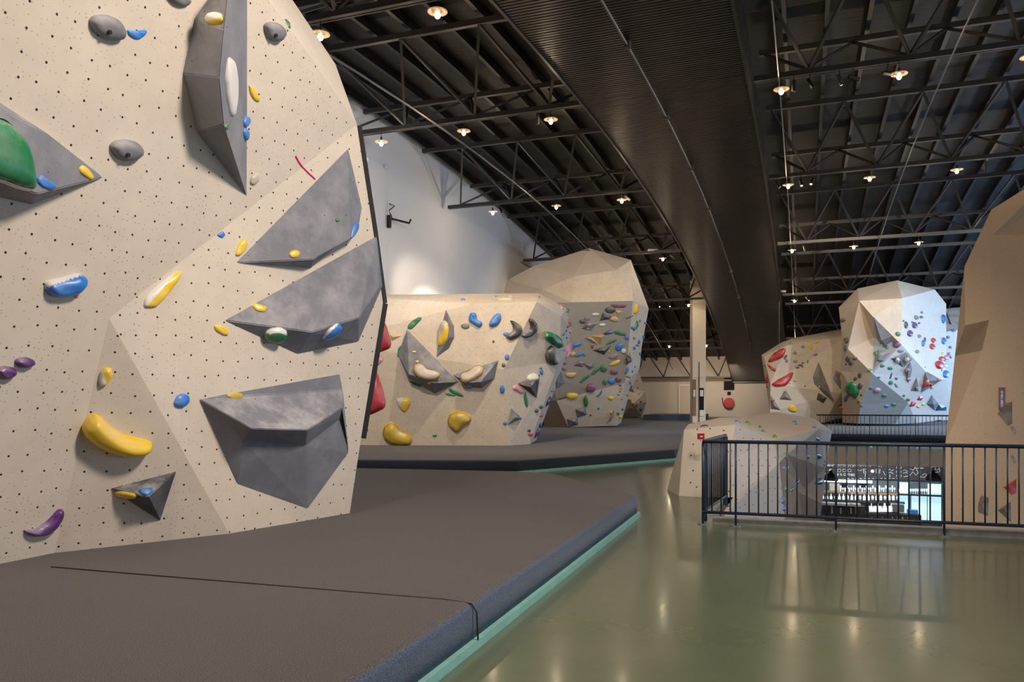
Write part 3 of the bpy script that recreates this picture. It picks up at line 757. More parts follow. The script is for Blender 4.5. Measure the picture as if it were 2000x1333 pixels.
H('B1', [(474, 237), (478, 226), (486, 228), (487, 240), (481, 248), (475, 247)], 'blue', at=(478, 238), label='upper of two small blue holds on the tall volume edge')
H('B1', [(473, 255), (478, 248), (485, 256), (484, 270), (480, 276), (474, 265)], 'blue', at=(478, 262), label='lower of two small blue holds on the tall volume edge')
H('B1', [(563, 497), (568, 490), (580, 488), (587, 495), (580, 504), (568, 504)], 'yellow', label='small yellow hold on the upper right triangular volume')
H('B1', [(682, 468), (690, 442), (698, 432), (699, 445), (690, 462)], 'blue', label='narrow blue hold on the edge of the upper right triangular volume')
ell('B1', 659, 430, 4, 4, 'green', label='tiny green hold on the upper right triangular volume')
H('B1', [(491, 598), (497, 592), (522, 600), (516, 611), (500, 608)], 'yellow', label='small yellow hold on top of the long grey volume')
ell('B1', 538, 653, 24, 13, 'white', c2='green', split=(0, 1, 0), label='white and green oval hold under the long grey volume')
H('B1', [(629, 662), (640, 643), (660, 632), (668, 636), (662, 648), (645, 660), (633, 664)], 'blue', c2='white', split=(-.6, -.6, 2), label='blue and white hold under the long grey volume')
H('B1', [(441, 774), (447, 768), (468, 767), (475, 772), (468, 782), (452, 782)], 'mustard', label='flat chalky yellow hold on the biggest grey volume')
H('B1', [(223, 960), (235, 960), (265, 966), (268, 972), (250, 973), (230, 967)], 'yellow', label='slim yellow hold on the small dark pyramid')
H('B1', [(270, 958), (285, 955), (299, 954), (297, 963), (286, 970), (275, 966)], 'blue', label='small blue hold on the small dark pyramid')
mb = MB(); tp = []
for x, y in ((577, 305), (583, 316), (591, 327), (603, 339), (615, 350)):
    p, n, _ = cast('B1', x, y); tp.append(p+n*0.004)
mb.tube(tp, 0.009, 6); tag(mb.build('tape_line', M['magenta_tape']), 'bright pink tape line above the upper right triangular volume', 'tape')
for poly, c, Yd, lab in (([(745, 616), (756, 640), (765, 670), (762, 681), (738, 690), (725, 690), (735, 640)], 'red', 10.1, 'upper red teardrop hold sticking out behind the left wall edge'),
                     ([(735, 722), (745, 750), (754, 785), (752, 797), (735, 806), (712, 815), (700, 800), (720, 740)], 'red', 10.0, 'lower red teardrop hold sticking out behind the left wall edge'),
                     ([(738, 694), (748, 697), (749, 704), (740, 714), (730, 720), (728, 700)], 'pink', 10.0, 'small pale pink hold between two red ones at the wall edge'),
                     ([(745, 560), (752, 564), (751, 574), (746, 582), (742, 570)], 'yellow', 10.2, 'small yellow hold peeking past the edge of the long volume'),
                     ([(702, 272), (707, 276), (708, 285), (704, 290), (698, 280)], 'yellow', 9.6, 'tiny yellow hold at the top of the dark edge strip'),
                     ([(712, 306), (719, 308), (720, 314), (715, 322), (708, 315)], 'white', 9.8, 'upper white hold behind the dark edge strip'),
                     ([(722, 374), (728, 376), (730, 386), (726, 394), (719, 398), (716, 384)], 'white', 9.9, 'lower white hold behind the dark edge strip'),
                     ([(730, 446), (737, 451), (736, 459), (730, 462), (726, 452)], 'lilac', 9.9, 'small lilac hold at the lower end of the dark edge strip')):
    hold('B1', poly, c, free=Yd, label=lab, hk=1.0)

# --- B2: low boulder in the middle
T3 = (690, 560, 3.507)
vd = dict(a=(640, 577, 23.6), b=(1052, 573, 24.4), c=(1107, 603, 25.2), d=(925, 593, 22.2), e=(1048, 590, 22.4), f=(1096, 618, 24.0), g=(640, 668, 22.2), h=(984, 722, 22.3), i=(640, 870, 23.1), j=(993, 871, 22.9), k=(1034, 869, 23.6),
          l=(1047, 861, 24.6), m=(1100, 700, 24.0), n=(1114, 640, 25.4), o=(1092, 706, 23.8), p=(761, 631, 22.3), q=(1110, 690, 25.6), r=(1066, 590, 23.6))
boulder('B2', vd, [(('a', 'b', 'e', 'd'), 0), (('a', 'd', 'p'), 0), (('a', 'p', 'g'), 0), (('b', 'c', 'f', 'e'), 1), (('p', 'd', 'h', 'j', 'i', 'g'), 0), (('d', 'e', 'h'), 0), (('e', 'f', 'o', 'k', 'j', 'h'), 0),
                   (('o', 'l', 'k'), 0), (('c', 'n', 'f'), 1), (('f', 'n', 'q', 'o'), 1), (('o', 'q', 'l'), 1)],
        [M['cream_far'], M['cream_flat']], (-0.5, 4.5, 0), 'wide low cream boulder behind the foreground mat with black crescent holds', 0.30, 0.75)
BD['B2'] = 'the low middle boulder'
volume('B2', [(368, 295), (720, 655), (560, 735), (375, 625), (308, 470)], [(383, 602, .5), (553, 662, .5)], [(0, 1, 6, 5), (0, 5, 4), (4, 5, 3), (3, 5, 6, 2), (6, 1, 2)], tf=T3, label='largest grey volume on the low middle boulder, with a yellow bean')
volume('B2', [(635, 158), (690, 270), (692, 350), (655, 425), (568, 487), (590, 330)], [(655, 260, .25), (658, 345, .25)], [(0, 1, 6), (1, 2, 7, 6), (2, 3, 7), (3, 4, 7), (4, 5, 7), (5, 0, 6, 7)], tf=T3, label='upright crescent-shaped grey volume with half a yellow hold')
volume('B2', [(683, 605), (992, 508), (968, 630), (878, 697), (785, 692)], [(785, 658, .35), (872, 655, .38)], [(0, 1, 6, 5), (0, 5, 4), (4, 5, 6, 3), (3, 6, 2), (2, 6, 1)], tf=T3, label='right-hand grey volume of the low boulder, pointing up right')
pyr('B2', [(1127, 665), (1278, 600), (1257, 765)], (1215, 692), 'darkslate', T3, 0.6)
pyr('B2', [(1083, 835), (1157, 905), (1055, 950)], (1110, 897), 'grey', T3, 0.6)
pyr('B2', [(1408, 530), (1448, 665), (1400, 700), (1350, 690)], (1395, 655), 'midgrey', T3, 0.4)
pyr('B2', [(250, 330), (330, 340), (265, 375)], (268, 345), 'tan', T3, 0.5)
for poly, c, kw in (
    ([(370, 290), (375, 262), (410, 230), (450, 207), (470, 212), (462, 232), (420, 275), (400, 292)], 'green', dict(shape='curved')),
    ([(790, 215), (800, 182), (825, 175), (845, 190), (848, 225), (882, 240), (885, 265), (860, 282), (820, 255), (795, 240)], 'blue', dict(shape='bean-shaped', hk=.9)),
    ([(927, 268), (935, 235), (960, 200), (985, 182), (1010, 185), (1015, 225), (985, 265), (945, 278)], 'blue', dict(shape='bean-shaped', hk=.9)),
    ([(1070, 228), (1110, 240), (1150, 270), (1162, 300), (1140, 340), (1075, 372), (1040, 345), (1060, 320), (1095, 300), (1090, 265)], 'black', dict(shape='crescent', hk=.8)),
    ([(1205, 218), (1235, 222), (1257, 260), (1250, 305), (1215, 340), (1170, 355), (1148, 335), (1165, 315), (1205, 300), (1215, 270), (1200, 235)], 'black', dict(shape='crescent', hk=.8)),
    ([(1318, 305), (1360, 315), (1400, 345), (1412, 385), (1410, 430), (1370, 405), (1340, 370), (1312, 355)], 'green', dict(shape='large fin-shaped', hk=.8)),
    ([(1325, 430), (1350, 402), (1372, 408), (1370, 450), (1375, 490), (1403, 520), (1355, 542), (1320, 515), (1310, 470)], 'black', dict(shape='crescent', hk=.8)),
    ([(1090, 690), (1110, 672), (1130, 680), (1160, 700), (1165, 725), (1140, 735), (1120, 715), (1095, 710)], 'pink', dict(shape='lumpy')),
    ([(1165, 750), (1178, 715), (1190, 760), (1197, 810), (1187, 832), (1172, 800)], 'green', dict(shape='long thin')),
    ([(1305, 825), (1320, 770), (1350, 750), (1355, 780), (1330, 810)], 'purple', dict(shape='pointed')),
    ([(1232, 1040), (1245, 990), (1265, 970), (1272, 1000), (1255, 1025)], 'purple', dict(shape='pointed')),
    ([(205, 1010), (215, 960), (255, 930), (290, 945), (320, 985), (370, 1000), (400, 1035), (395, 1075), (340, 1088), (265, 1075), (220, 1045)], 'mustard', dict(shape='large flat', hk=.6, rim='yellow')),
    ([(648, 920), (665, 875), (710, 852), (760, 860), (800, 890), (805, 920), (765, 945), (745, 965), (712, 998), (680, 975), (655, 950)], 'mustard', dict(shape='large flat', hk=.6, rim='yellow')),
    ([(293, 770), (330, 760), (385, 765), (395, 800), (360, 860), (335, 850), (305, 810)], 'yellow', dict(shape='shield-shaped', c2='white', split=(-1, -.3, 4))),
    ([(540, 1018), (575, 1012), (570, 1028), (550, 1032)], 'green', dict(shape='small')),
    ([(650, 700), (670, 697), (750, 740), (755, 757), (720, 750), (665, 725)], 'green', dict(shape='stick-shaped')),
    ([(625, 732), (660, 730), (705, 745), (690, 752), (640, 745)], 'green', dict(shape='stick-shaped')),
    ([(413, 575), (420, 540), (445, 527), (480, 535), (500, 565), (560, 575), (592, 592), (590, 620), (560, 638), (500, 638), (440, 615)], 'sand', dict(shape='bean-shaped', rim='yellow', lift=0.08)),
    ([(622, 230), (645, 245), (655, 290), (645, 360), (620, 405), (590, 410), (583, 360), (583, 300), (600, 250)], 'yellow', dict(shape='half-round', c2='sand', split=(-1, -.6, 2))),
    ([(730, 620), (745, 595), (790, 585), (830, 550), (870, 540), (890, 560), (880, 595), (830, 630), (785, 652), (745, 650)], 'sand', dict(shape='bean-shaped', rim='yellow', lift=0.08)),
    ([(765, 665), (800, 672), (822, 690), (800, 697), (775, 680)], 'blue', dict(shape='small')),
    ([(300, 480), (304, 430), (328, 398), (325, 440), (315, 480)], 'green', dict(shape='thin')),
    ([(385, 645), (420, 655), (468, 680), (465, 690), (410, 672)], 'green', dict(shape='thin')),
    ([(1410, 125), (1425, 125), (1442, 150), (1435, 160), (1415, 145)], 'pink', dict(shape='flat')),
    ([(1462, 375), (1486, 385), (1488, 430), (1470, 480), (1446, 500), (1450, 450)], 'pink', dict(shape='large leaf-shaped')),
):
    hold('B2', poly, c, T3, **kw)
for x, y, rx, ry, c in ((767, 270, 28, 18, 'grey'), (1045, 325, 17, 14, 'blue'), (1053, 483, 17, 20, 'blue'), (960, 377, 9, 9, 'black'), (1029, 538, 14, 13, 'black'), (1287, 582, 12, 18, 'blue'), (1285, 560, 10, 6, 'green'),
                        (1020, 705, 16, 28, 'blue'), (1225, 625, 45, 25, 'white'), (1285, 825, 13, 12, 'black'), (1254, 850, 13, 13, 'black'), (1284, 883, 11, 11, 'orange'), (1213, 1010, 15, 14, 'orange'), (1203, 985, 11, 10, 'black'),
                        (1278, 950, 12, 20, 'purple'), (1040, 937, 14, 11, 'blue'), (94, 983, 9, 9, 'black'), (417, 447, 14, 7, 'yellow'), (438, 514, 14, 7, 'yellow'), (522, 659, 13, 7, 'yellow'),
                        (753, 93, 16, 8, 'blue'), (1040, 93, 60, 9, 'sand'), (1075, 70, 20, 5, 'sand'), (980, 69, 10, 4, 'blue'), (1270, 75, 8, 7, 'grey')):
    ell('B2', x, y, rx, ry, c, T3, shape='small round' if max(rx, ry) < 30 else 'flat oval')
T8 = (980, 580, 4.443)
for x, y, rx, ry, c in ((573, 207, 8, 16, 'orange'), (588, 240, 12, 18, 'green'), (570, 250, 10, 18, 'orange'), (557, 292, 7, 12, 'green'), (561, 357, 8, 9, 'green'), (527, 425, 9, 14, 'orange'), (535, 615, 18, 25, 'pink'),
                        (530, 320, 10, 20, 'midgrey'), (570, 120, 9, 20, 'green'), (435, 808, 20, 14, 'pink'), (515, 372, 5, 6, 'orange'), (537, 467, 5, 8, 'brown'), (592, 300, 6, 20, 'pink'), (545, 580, 10, 9, 'green')):
    ell('B2', x, y, rx, ry, c, T8, shape='small round')

# --- B3: tall boulder behind it
_g = lambda x, y: (x, y, pl_depth(P(1236, 588, 34.6), P(1087, 783, 36.7), P(1221, 748, 36.4), x, y))
vd = dict(A=(1150, 485, 35.8), R1=(1232, 508, 35.6), R2=(1267, 603, 36.2), C1=(1204, 528, 34.9), C2=(1122, 540, 35.0), S0=_g(1118, 591), S2=(1236, 588, 34.6), S1=_g(1040, 593), TL=(1040, 521, 36.2), L0=(991, 547, 36.8), L1=(960, 578, 37),
          L2=(975, 640, 37), G0=(1060, 783, 37.2), G1=_g(1087, 783), G2=_g(1221, 748), X1=(1110, 835, 37.6), X0=(1062, 836, 38.4), X2=(1205, 832, 37.6), E1=(1253, 680, 37.0), E2=(1249, 722, 37.5), E3=(1228, 775, 38), E4=(1213, 826, 38.5), C3=(1060, 566, 35.3))
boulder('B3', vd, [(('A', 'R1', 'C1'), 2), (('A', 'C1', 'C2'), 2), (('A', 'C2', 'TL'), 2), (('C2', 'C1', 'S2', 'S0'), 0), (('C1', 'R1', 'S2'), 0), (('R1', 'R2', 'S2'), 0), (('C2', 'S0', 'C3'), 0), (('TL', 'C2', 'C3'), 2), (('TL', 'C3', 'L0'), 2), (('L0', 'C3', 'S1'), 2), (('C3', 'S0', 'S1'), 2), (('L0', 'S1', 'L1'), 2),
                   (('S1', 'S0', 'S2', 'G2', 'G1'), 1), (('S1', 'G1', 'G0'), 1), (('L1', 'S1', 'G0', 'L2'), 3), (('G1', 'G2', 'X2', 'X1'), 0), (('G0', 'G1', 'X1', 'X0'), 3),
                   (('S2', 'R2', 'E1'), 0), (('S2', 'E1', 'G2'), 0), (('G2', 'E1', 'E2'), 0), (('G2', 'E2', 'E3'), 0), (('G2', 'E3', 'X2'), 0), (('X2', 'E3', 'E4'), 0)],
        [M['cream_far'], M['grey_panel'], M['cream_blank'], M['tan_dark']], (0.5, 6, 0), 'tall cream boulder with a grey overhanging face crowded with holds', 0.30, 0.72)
BD['B3'] = 'the tall boulder left of the pillar'
T4 = (1090, 570, 4.763)
for ol, ap, c in (([(528, 170), (603, 185), (550, 238)], None, 'tan'), ([(385, 275), (415, 197), (505, 245)], None, 'darkslate'), ([(215, 345), (265, 275), (365, 300), (300, 362)], (285, 310), 'grey'),
                  ([(300, 408), (435, 405), (395, 500)], (405, 425), 'tan'), ([(245, 425), (315, 430), (378, 500)], (310, 445), 'tan'), ([(318, 545), (495, 497), (430, 590)], (430, 550), 'darkslate'),
                  ([(415, 390), (500, 345), (522, 385), (440, 405)], None, 'navy'), ([(140, 690), (195, 635), (262, 665), (225, 705)], (200, 665), 'grey'), ([(240, 680), (330, 662), (338, 700), (290, 732)], None, 'grey'),
                  ([(160, 1095), (255, 1070), (267, 1145), (175, 1175)], (225, 1120), 'grey'), ([(80, 1185), (180, 1165), (188, 1237), (95, 1264)], (150, 1210), 'grey'), ([(450, 1232), (520, 1100), (522, 1165)], None, 'midgrey'),
                  ([(630, 615), (692, 645), (635, 685)], (650, 650), 'darkslate'), ([(665, 930), (685, 860), (712, 940)], None, 'midgrey'), ([(305, 485), (332, 490), (330, 527), (308, 535)], None, 'plum'),
                  ([(638, 580), (665, 560), (690, 640), (640, 612)], None, 'midgrey'), ([(640, 940), (650, 918), (660, 975), (630, 975)], None, 'yellow')):
    pyr('B3', ol, ap, c, T4, 0.6)
for poly, c, kw in (
    ([(695, 200), (720, 105), (745, 130), (742, 180), (715, 210)], 'yellow', dict(shape='large leaf-shaped')), ([(478, 118), (650, 115), (620, 150), (520, 148)], 'plum', dict(shape='long wedge')),
    ([(465, 250), (530, 225), (565, 250), (555, 280), (510, 278)], 'tan', dict(shape='flat')), ([(520, 370), (560, 362), (630, 385), (632, 410), (580, 405), (530, 392)], 'green', dict(shape='long')),
    ([(440, 490), (490, 450), (545, 435), (548, 455), (500, 480), (450, 497)], 'green', dict(shape='long')), ([(530, 510), (560, 478), (608, 478), (600, 530), (565, 550), (535, 545)], 'blue', dict(shape='large blocky')),
    ([(118, 490), (215, 468), (220, 500), (130, 522)], 'blue', dict(shape='long')), ([(143, 600), (200, 570), (240, 562), (245, 585), (180, 610)], 'blue', dict(shape='long')),
    ([(460, 605), (520, 580), (570, 575), (540, 625), (490, 625)], 'midgrey', dict(shape='flat')), ([(470, 690), (510, 650), (585, 628), (580, 660), (530, 685)], 'yellow', dict(shape='ridged')),
    ([(300, 770), (330, 730), (385, 700), (390, 720), (340, 770), (305, 778)], 'green', dict(shape='long')), ([(198, 840), (230, 800), (290, 765), (300, 785), (250, 825), (210, 855)], 'green', dict(shape='long')),
    ([(62, 755), (175, 750), (160, 790), (120, 805), (75, 790)], 'tan', dict(shape='flat')), ([(465, 815), (520, 805), (540, 840), (500, 865), (462, 845)], 'blue', dict(shape='large blocky')),
    ([(343, 978), (385, 950), (410, 905), (412, 940), (380, 978)], 'blue', dict(shape='long')), ([(690, 370), (735, 255), (742, 310), (720, 350)], 'green', dict(shape='leaf-shaped')),
    ([(625, 770), (640, 690), (655, 710), (640, 760)], 'blue', dict(shape='narrow'))):
    hold('B3', poly, c, T4, **kw)
for x, y, rx, ry, c in ((485, 168, 45, 26, 'black'), (465, 235, 30, 12, 'purple'), (348, 210, 32, 12, 'white'), (412, 307, 32, 12, 'white'), (225, 275, 30, 18, 'black'), (270, 250, 28, 14, 'grey'), (285, 312, 18, 14, 'lilac'), (278, 342, 14, 8, 'yellow'), (312, 352, 10, 8, 'blue'),
                        (640, 425, 22, 20, 'blue'), (608, 550, 26, 20, 'white'), (135, 525, 20, 10, 'teal'), (135, 577, 28, 20, 'tan'), (243, 592, 12, 10, 'green'), (422, 712, 30, 32, 'green'), (520, 745, 42, 20, 'plum'),
                        (435, 842, 18, 25, 'green'), (562, 815, 28, 22, 'plum'), (305, 895, 45, 38, 'plum'), (130, 965, 60, 25, 'yellow'), (258, 1018, 22, 50, 'green'), (492, 990, 22, 15, 'yellow'), (378, 1087, 10, 10, 'blue'), (304, 1148, 8, 8, 'purple'),
                        (495, 1125, 14, 14, 'yellow'), (560, 1135, 13, 13, 'green'), (577, 1163, 18, 15, 'yellow'), (577, 868, 16, 10, 'blue'), (690, 335, 14, 14, 'blue'), (705, 430, 10, 12, 'midgrey'), (750, 465, 9, 20, 'blue'), (735, 497, 13, 11, 'grey'),
                        (707, 520, 9, 20, 'blue'), (792, 420, 8, 18, 'blue'), (760, 578, 8, 16, 'blue'), (810, 292, 11, 10, 'blue'), (648, 782, 16, 16, 'mustard'), (670, 850, 8, 12, 'blue'), (690, 740, 7, 12, 'blue'), (715, 700, 6, 10, 'blue'), (582, 900, 12, 6, 'orange'), (575, 930, 8, 6, 'black'), (560, 960, 10, 5, 'brown'),
                        (590, 1000, 9, 7, 'midgrey'), (596, 1095, 10, 12, 'brown'), (660, 830, 10, 6, 'yellow'), (740, 310, 8, 14, 'midgrey'), (700, 560, 9, 6, 'yellow'), (665, 800, 6, 8, 'orange'), (475, 555, 8, 10, 'yellow'), (500, 1180, 6, 6, 'yellow'), (760, 270, 8, 14, 'midgrey')):
    ell('B3', x, y, rx, ry, c, T4, shape='rounded')
for (x0, y0), (x1, y1), lab in (((0, 992), (70, 975), 'thin dark rod beside the yellow oval hold on the tall boulder'), ((630, 245), (690, 222), 'thin dark rod near the top right of the tall boulder')):
    q = [cast('B3', T4[0]+x/T4[2], T4[1]+y/T4[2]) for x, y in ((x0, y0), (x1, y1))]
    mb = MB(); mb.tube([q[0][0]+q[0][1]*0.05, q[1][0]+q[1][1]*0.05], 0.025, 6); tag(mb.build('wooden_rod', M['h_brown']), lab, 'rod')
# --- small boulder behind it near the end wall
vd = dict(a=(1215, 712, 54), b=(1246, 722, 54), c=(1261, 766, 55), d=(1263, 786, 55.5), e=(1254, 813, 57), f=(1212, 818, 56), g=(1236, 790, 53.5), h=(1205, 750, 54))
boulder('B8', vd, [(('a', 'b', 'c', 'g', 'h'), 0), (('c', 'd', 'g'), 0), (('g', 'd', 'e'), 0), (('g', 'e', 'f', 'h'), 0)], [M['cream_far']], (0.6, 4, 0), 'small pale boulder half hidden behind the tall boulder', 0.3, .75)
BD['B8'] = 'the small boulder by the end wall'
for x, y, rx, ry, c in ((769, 1025, 9, 9, 'red'), (728, 1062, 7, 13, 'green'), (685, 1080, 9, 8, 'yellow'), (768, 1095, 10, 17, 'green'), (795, 942, 6, 6, 'tan'), (750, 955, 6, 8, 'grey'), (742, 895, 8, 10, 'grey'), (742, 828, 5, 8, 'tan'), (672, 1012, 8, 8, 'green'), (650, 1016, 10, 6, 'orange'), (692, 1042, 10, 6, 'green')):
    ell('B8', x, y, rx, ry, c, T4, shape='tiny')

# --- B5: right middle left boulder
vd = dict(a=(1487, 694, 43), b=(1525, 670, 43.6), c=(1545, 662, 44), d=(1660, 640, 45), e=(1535, 676, 41.6), f=(1492, 697, 42.6), g=(1660, 655, 42.2), h=(1505, 750, 41.8), i=(1504, 805, 42.3), j=(1506, 825, 42.6), k=(1610, 826, 42.6), l=(1642, 768, 41.6), m=(1700, 800, 43), n=(1642, 826, 44), o=(1700, 700, 43))
boulder('B5', vd, [(('a', 'b', 'e', 'f'), 1), (('b', 'c', 'e'), 1), (('c', 'd', 'g', 'e'), 1), (('a', 'f', 'e', 'h', 'i'), 0), (('e', 'g', 'l', 'k', 'j', 'i', 'h'), 0), (('g', 'd', 'o'), 0), (('g', 'o', 'l'), 0), (('l', 'o', 'm'), 0), (('l', 'm', 'n', 'k'), 2)],
        [M['cream_far'], M['cream_blank'], M['tan']], (2, 6, 0), 'cream boulder with red holds beyond the far railing, left of the tallest one', 0.3, 0.72)
BD['B5'] = 'the red-hold boulder'
T5 = (1480, 630, 6.665)
volume('B5', [(790, 515), (992, 1018), (830, 900), (735, 800), (716, 715)], [(800, 700, .5), (900, 890, .4)], [(0, 1, 6, 5), (0, 5, 4), (4, 5, 3), (3, 5, 6, 2), (2, 6, 1)], 'midgrey', T5, label='tall pointed grey volume on the boulder with large red holds')
pyr('B5', [(765, 1005), (790, 920), (902, 985), (855, 1057)], None, 'brown', T5, .5)
pyr('B5', [(280, 1005), (360, 868), (447, 1017)], (355, 968), 'midgrey', T5, .6)
pyr('B5', [(168, 950), (302, 1145), (170, 1130)], (212, 1085), 'midgrey', T5, .6)
pyr('B5', [(1010, 625), (1080, 655), (1085, 880), (985, 750)], (1030, 740), 'midgrey', T5, .4)
pyr('B5', [(1045, 1075), (1085, 920), (1125, 1130), (1080, 1120)], None, 'midgrey', T5, .4)
for poly, c, kw in (
    ([(133, 515), (210, 400), (340, 328), (372, 350), (325, 465), (160, 527)], 'red', dict(shape='large slab', it=1)), ([(120, 528), (165, 570), (240, 605), (235, 640), (195, 637), (140, 580)], 'red', dict(shape='curved', it=1)),
    ([(108, 770), (120, 700), (140, 672), (147, 770), (125, 795)], 'red', dict(shape='narrow', it=1)), ([(172, 805), (260, 745), (430, 650), (465, 655), (440, 730), (370, 830), (230, 840)], 'red', dict(shape='large slab', it=1)),
    ([(388, 1115), (440, 1062), (480, 1090), (520, 1155), (470, 1168), (410, 1150)], 'yellow', dict(shape='blocky', it=1)), ([(638, 310), (675, 265), (722, 345), (690, 355)], 'yellow', dict(shape='blocky', it=1)),
    ([(335, 470), (350, 430), (390, 420), (375, 460), (345, 490)], 'brown', dict(shape='dark'))):
    hold('B5', poly, c, T5, **kw)
for x, y, rx, ry, c in ((765, 253, 28, 18, 'yellow'), (432, 278, 25, 12, 'midgrey'), (585, 320, 22, 18, 'midgrey'), (483, 400, 28, 18, 'midgrey'), (750, 420, 28, 16, 'midgrey'), (487, 508, 28, 18, 'midgrey'), (375, 500, 21, 22, 'grey'), (650, 512, 13, 22, 'lime'),
                        (515, 588, 28, 16, 'brown'), (555, 558, 30, 14, 'brown'), (587, 530, 15, 10, 'brown'), (580, 582, 15, 8, 'brown'), (193, 1013, 22, 15, 'red'), (800, 845, 12, 18, 'yellow'), (125, 832, 7, 28, 'red'), (290, 378, 9, 30, 'teal'), (1046, 695, 18, 22, 'plum'), (1077, 715, 8, 28, 'yellow'),
                        (480, 768, 14, 6, 'brown'), (615, 832, 14, 8, 'brown'), (415, 797, 10, 7, 'green'), (92, 560, 9, 14, 'midgrey'), (360, 893, 10, 10, 'yellow')):
    ell('B5', x, y, rx, ry, c, T5, shape='small round')
# --- B6: tallest right boulder
vd = dict(A=(1752, 548, 37.6), TL=(1675, 564, 38), L1=(1638, 601, 38.8), TR=(1826, 566, 38.2), R1=(1848, 594, 39), C1=(1678, 588, 36.6), C2=(1762, 583, 35.9), D1=(1705, 619, 36.2), E1=(1656, 682, 37.2), E0=(1644, 650, 38.8), D2=(1761, 674, 36.1),
          G=(1704, 730, 37.0), I1=(1706, 660, 37.2), RM=(1848, 742, 38.6), H1=(1774, 787, 38.2), Hb=(1748, 829, 39.3), Gb=(1676, 828, 39.5), GL=(1681, 790, 38.6), Lm=(1643, 726, 38.6), Lb=(1646, 826, 40.5), Rb=(1790, 827, 39.6), Rc=(1858, 818, 41), RW=(1820, 740, 37.6))
boulder('B6', vd, [(('A', 'C2', 'C1'), 1), (('A', 'C1', 'TL'), 1), (('TL', 'C1', 'L1'), 0), (('A', 'TR', 'C2'), 4), (('TR', 'R1', 'C2'), 4), (('C1', 'C2', 'D2', 'D1'), 0), (('L1', 'C1', 'E1', 'E0'), 0), (('C1', 'D1', 'I1', 'E1'), 5),
                   (('D1', 'D2', 'I1'), 2), (('I1', 'D2', 'G'), 2), (('E1', 'I1', 'G'), 5), (('C2', 'R1', 'RM', 'RW', 'D2'), 4), (('D2', 'RW', 'H1', 'G'), 3), (('RW', 'RM', 'Rc', 'Rb', 'H1'), 4), (('G', 'H1', 'Hb', 'Gb', 'GL'), 2),
                   (('H1', 'Rb', 'Hb'), 3), (('E1', 'G', 'GL', 'Lm'), 0), (('E0', 'E1', 'Lm'), 0), (('Lm', 'GL', 'Gb', 'Lb'), 5)],
        [M['cream_far'], M['cream_blank'], M['blue_grey_panel'], M['light_blue_grey'], M['pale'], M['tan'], M['cream_blank']], (2, 6, 0), 'tallest faceted boulder on the right, half cream and half bluish white', 0.3, 0.72)
BD['B6'] = 'the tallest right boulder'
T9 = (1620, 540, 5.127)
for ol, ap, c in (([(610, 825), (770, 760), (735, 915)], (700, 820), 'grey'), ([(745, 915), (778, 765), (832, 830)], (775, 850), 'midgrey'), ([(755, 930), (810, 860), (828, 930), (785, 1118)], (790, 940), 'grey'),
                  ([(812, 1150), (873, 1008), (897, 1152)], None, 'grey'), ([(955, 945), (1125, 1040), (918, 1168)], (990, 1050), 'grey'), ([(970, 1280), (1025, 1190), (1092, 1275), (1050, 1345)], (1040, 1280), 'slate'), ([(1092, 1280), (1172, 1305), (1172, 1345), (1055, 1350)], None, 'navy'),
                  ([(440, 405), (620, 600), (612, 760), (490, 720)], (520, 640), 'slate'), ([(490, 725), (612, 762), (440, 935), (455, 800)], (500, 800), 'slate'),
                  ([(795, 1300), (830, 1245), (870, 1265), (850, 1300), (815, 1312)], None, 'red'), ([(872, 1240), (905, 1195), (943, 1215), (915, 1248)], None, 'red')):
    pyr('B6', ol, ap, c, T9, 0.45)
for poly, c, kw in (([(147, 1120), (190, 1062), (240, 1058), (300, 1130), (298, 1180), (262, 1228), (230, 1190), (170, 1155)], 'green', dict(shape='huge lobed', hk=.35)),
                    ([(140, 1220), (185, 1178), (190, 1230), (160, 1265)], 'navy', dict(shape='leaf-shaped')), ([(597, 1030), (618, 960), (633, 965), (617, 1028)], 'navy', dict(shape='narrow')),
                    ([(645, 1070), (670, 1075), (690, 1115), (660, 1110)], 'grey', dict(shape='narrow'))):
    hold('B6', poly, c, T9, **kw)
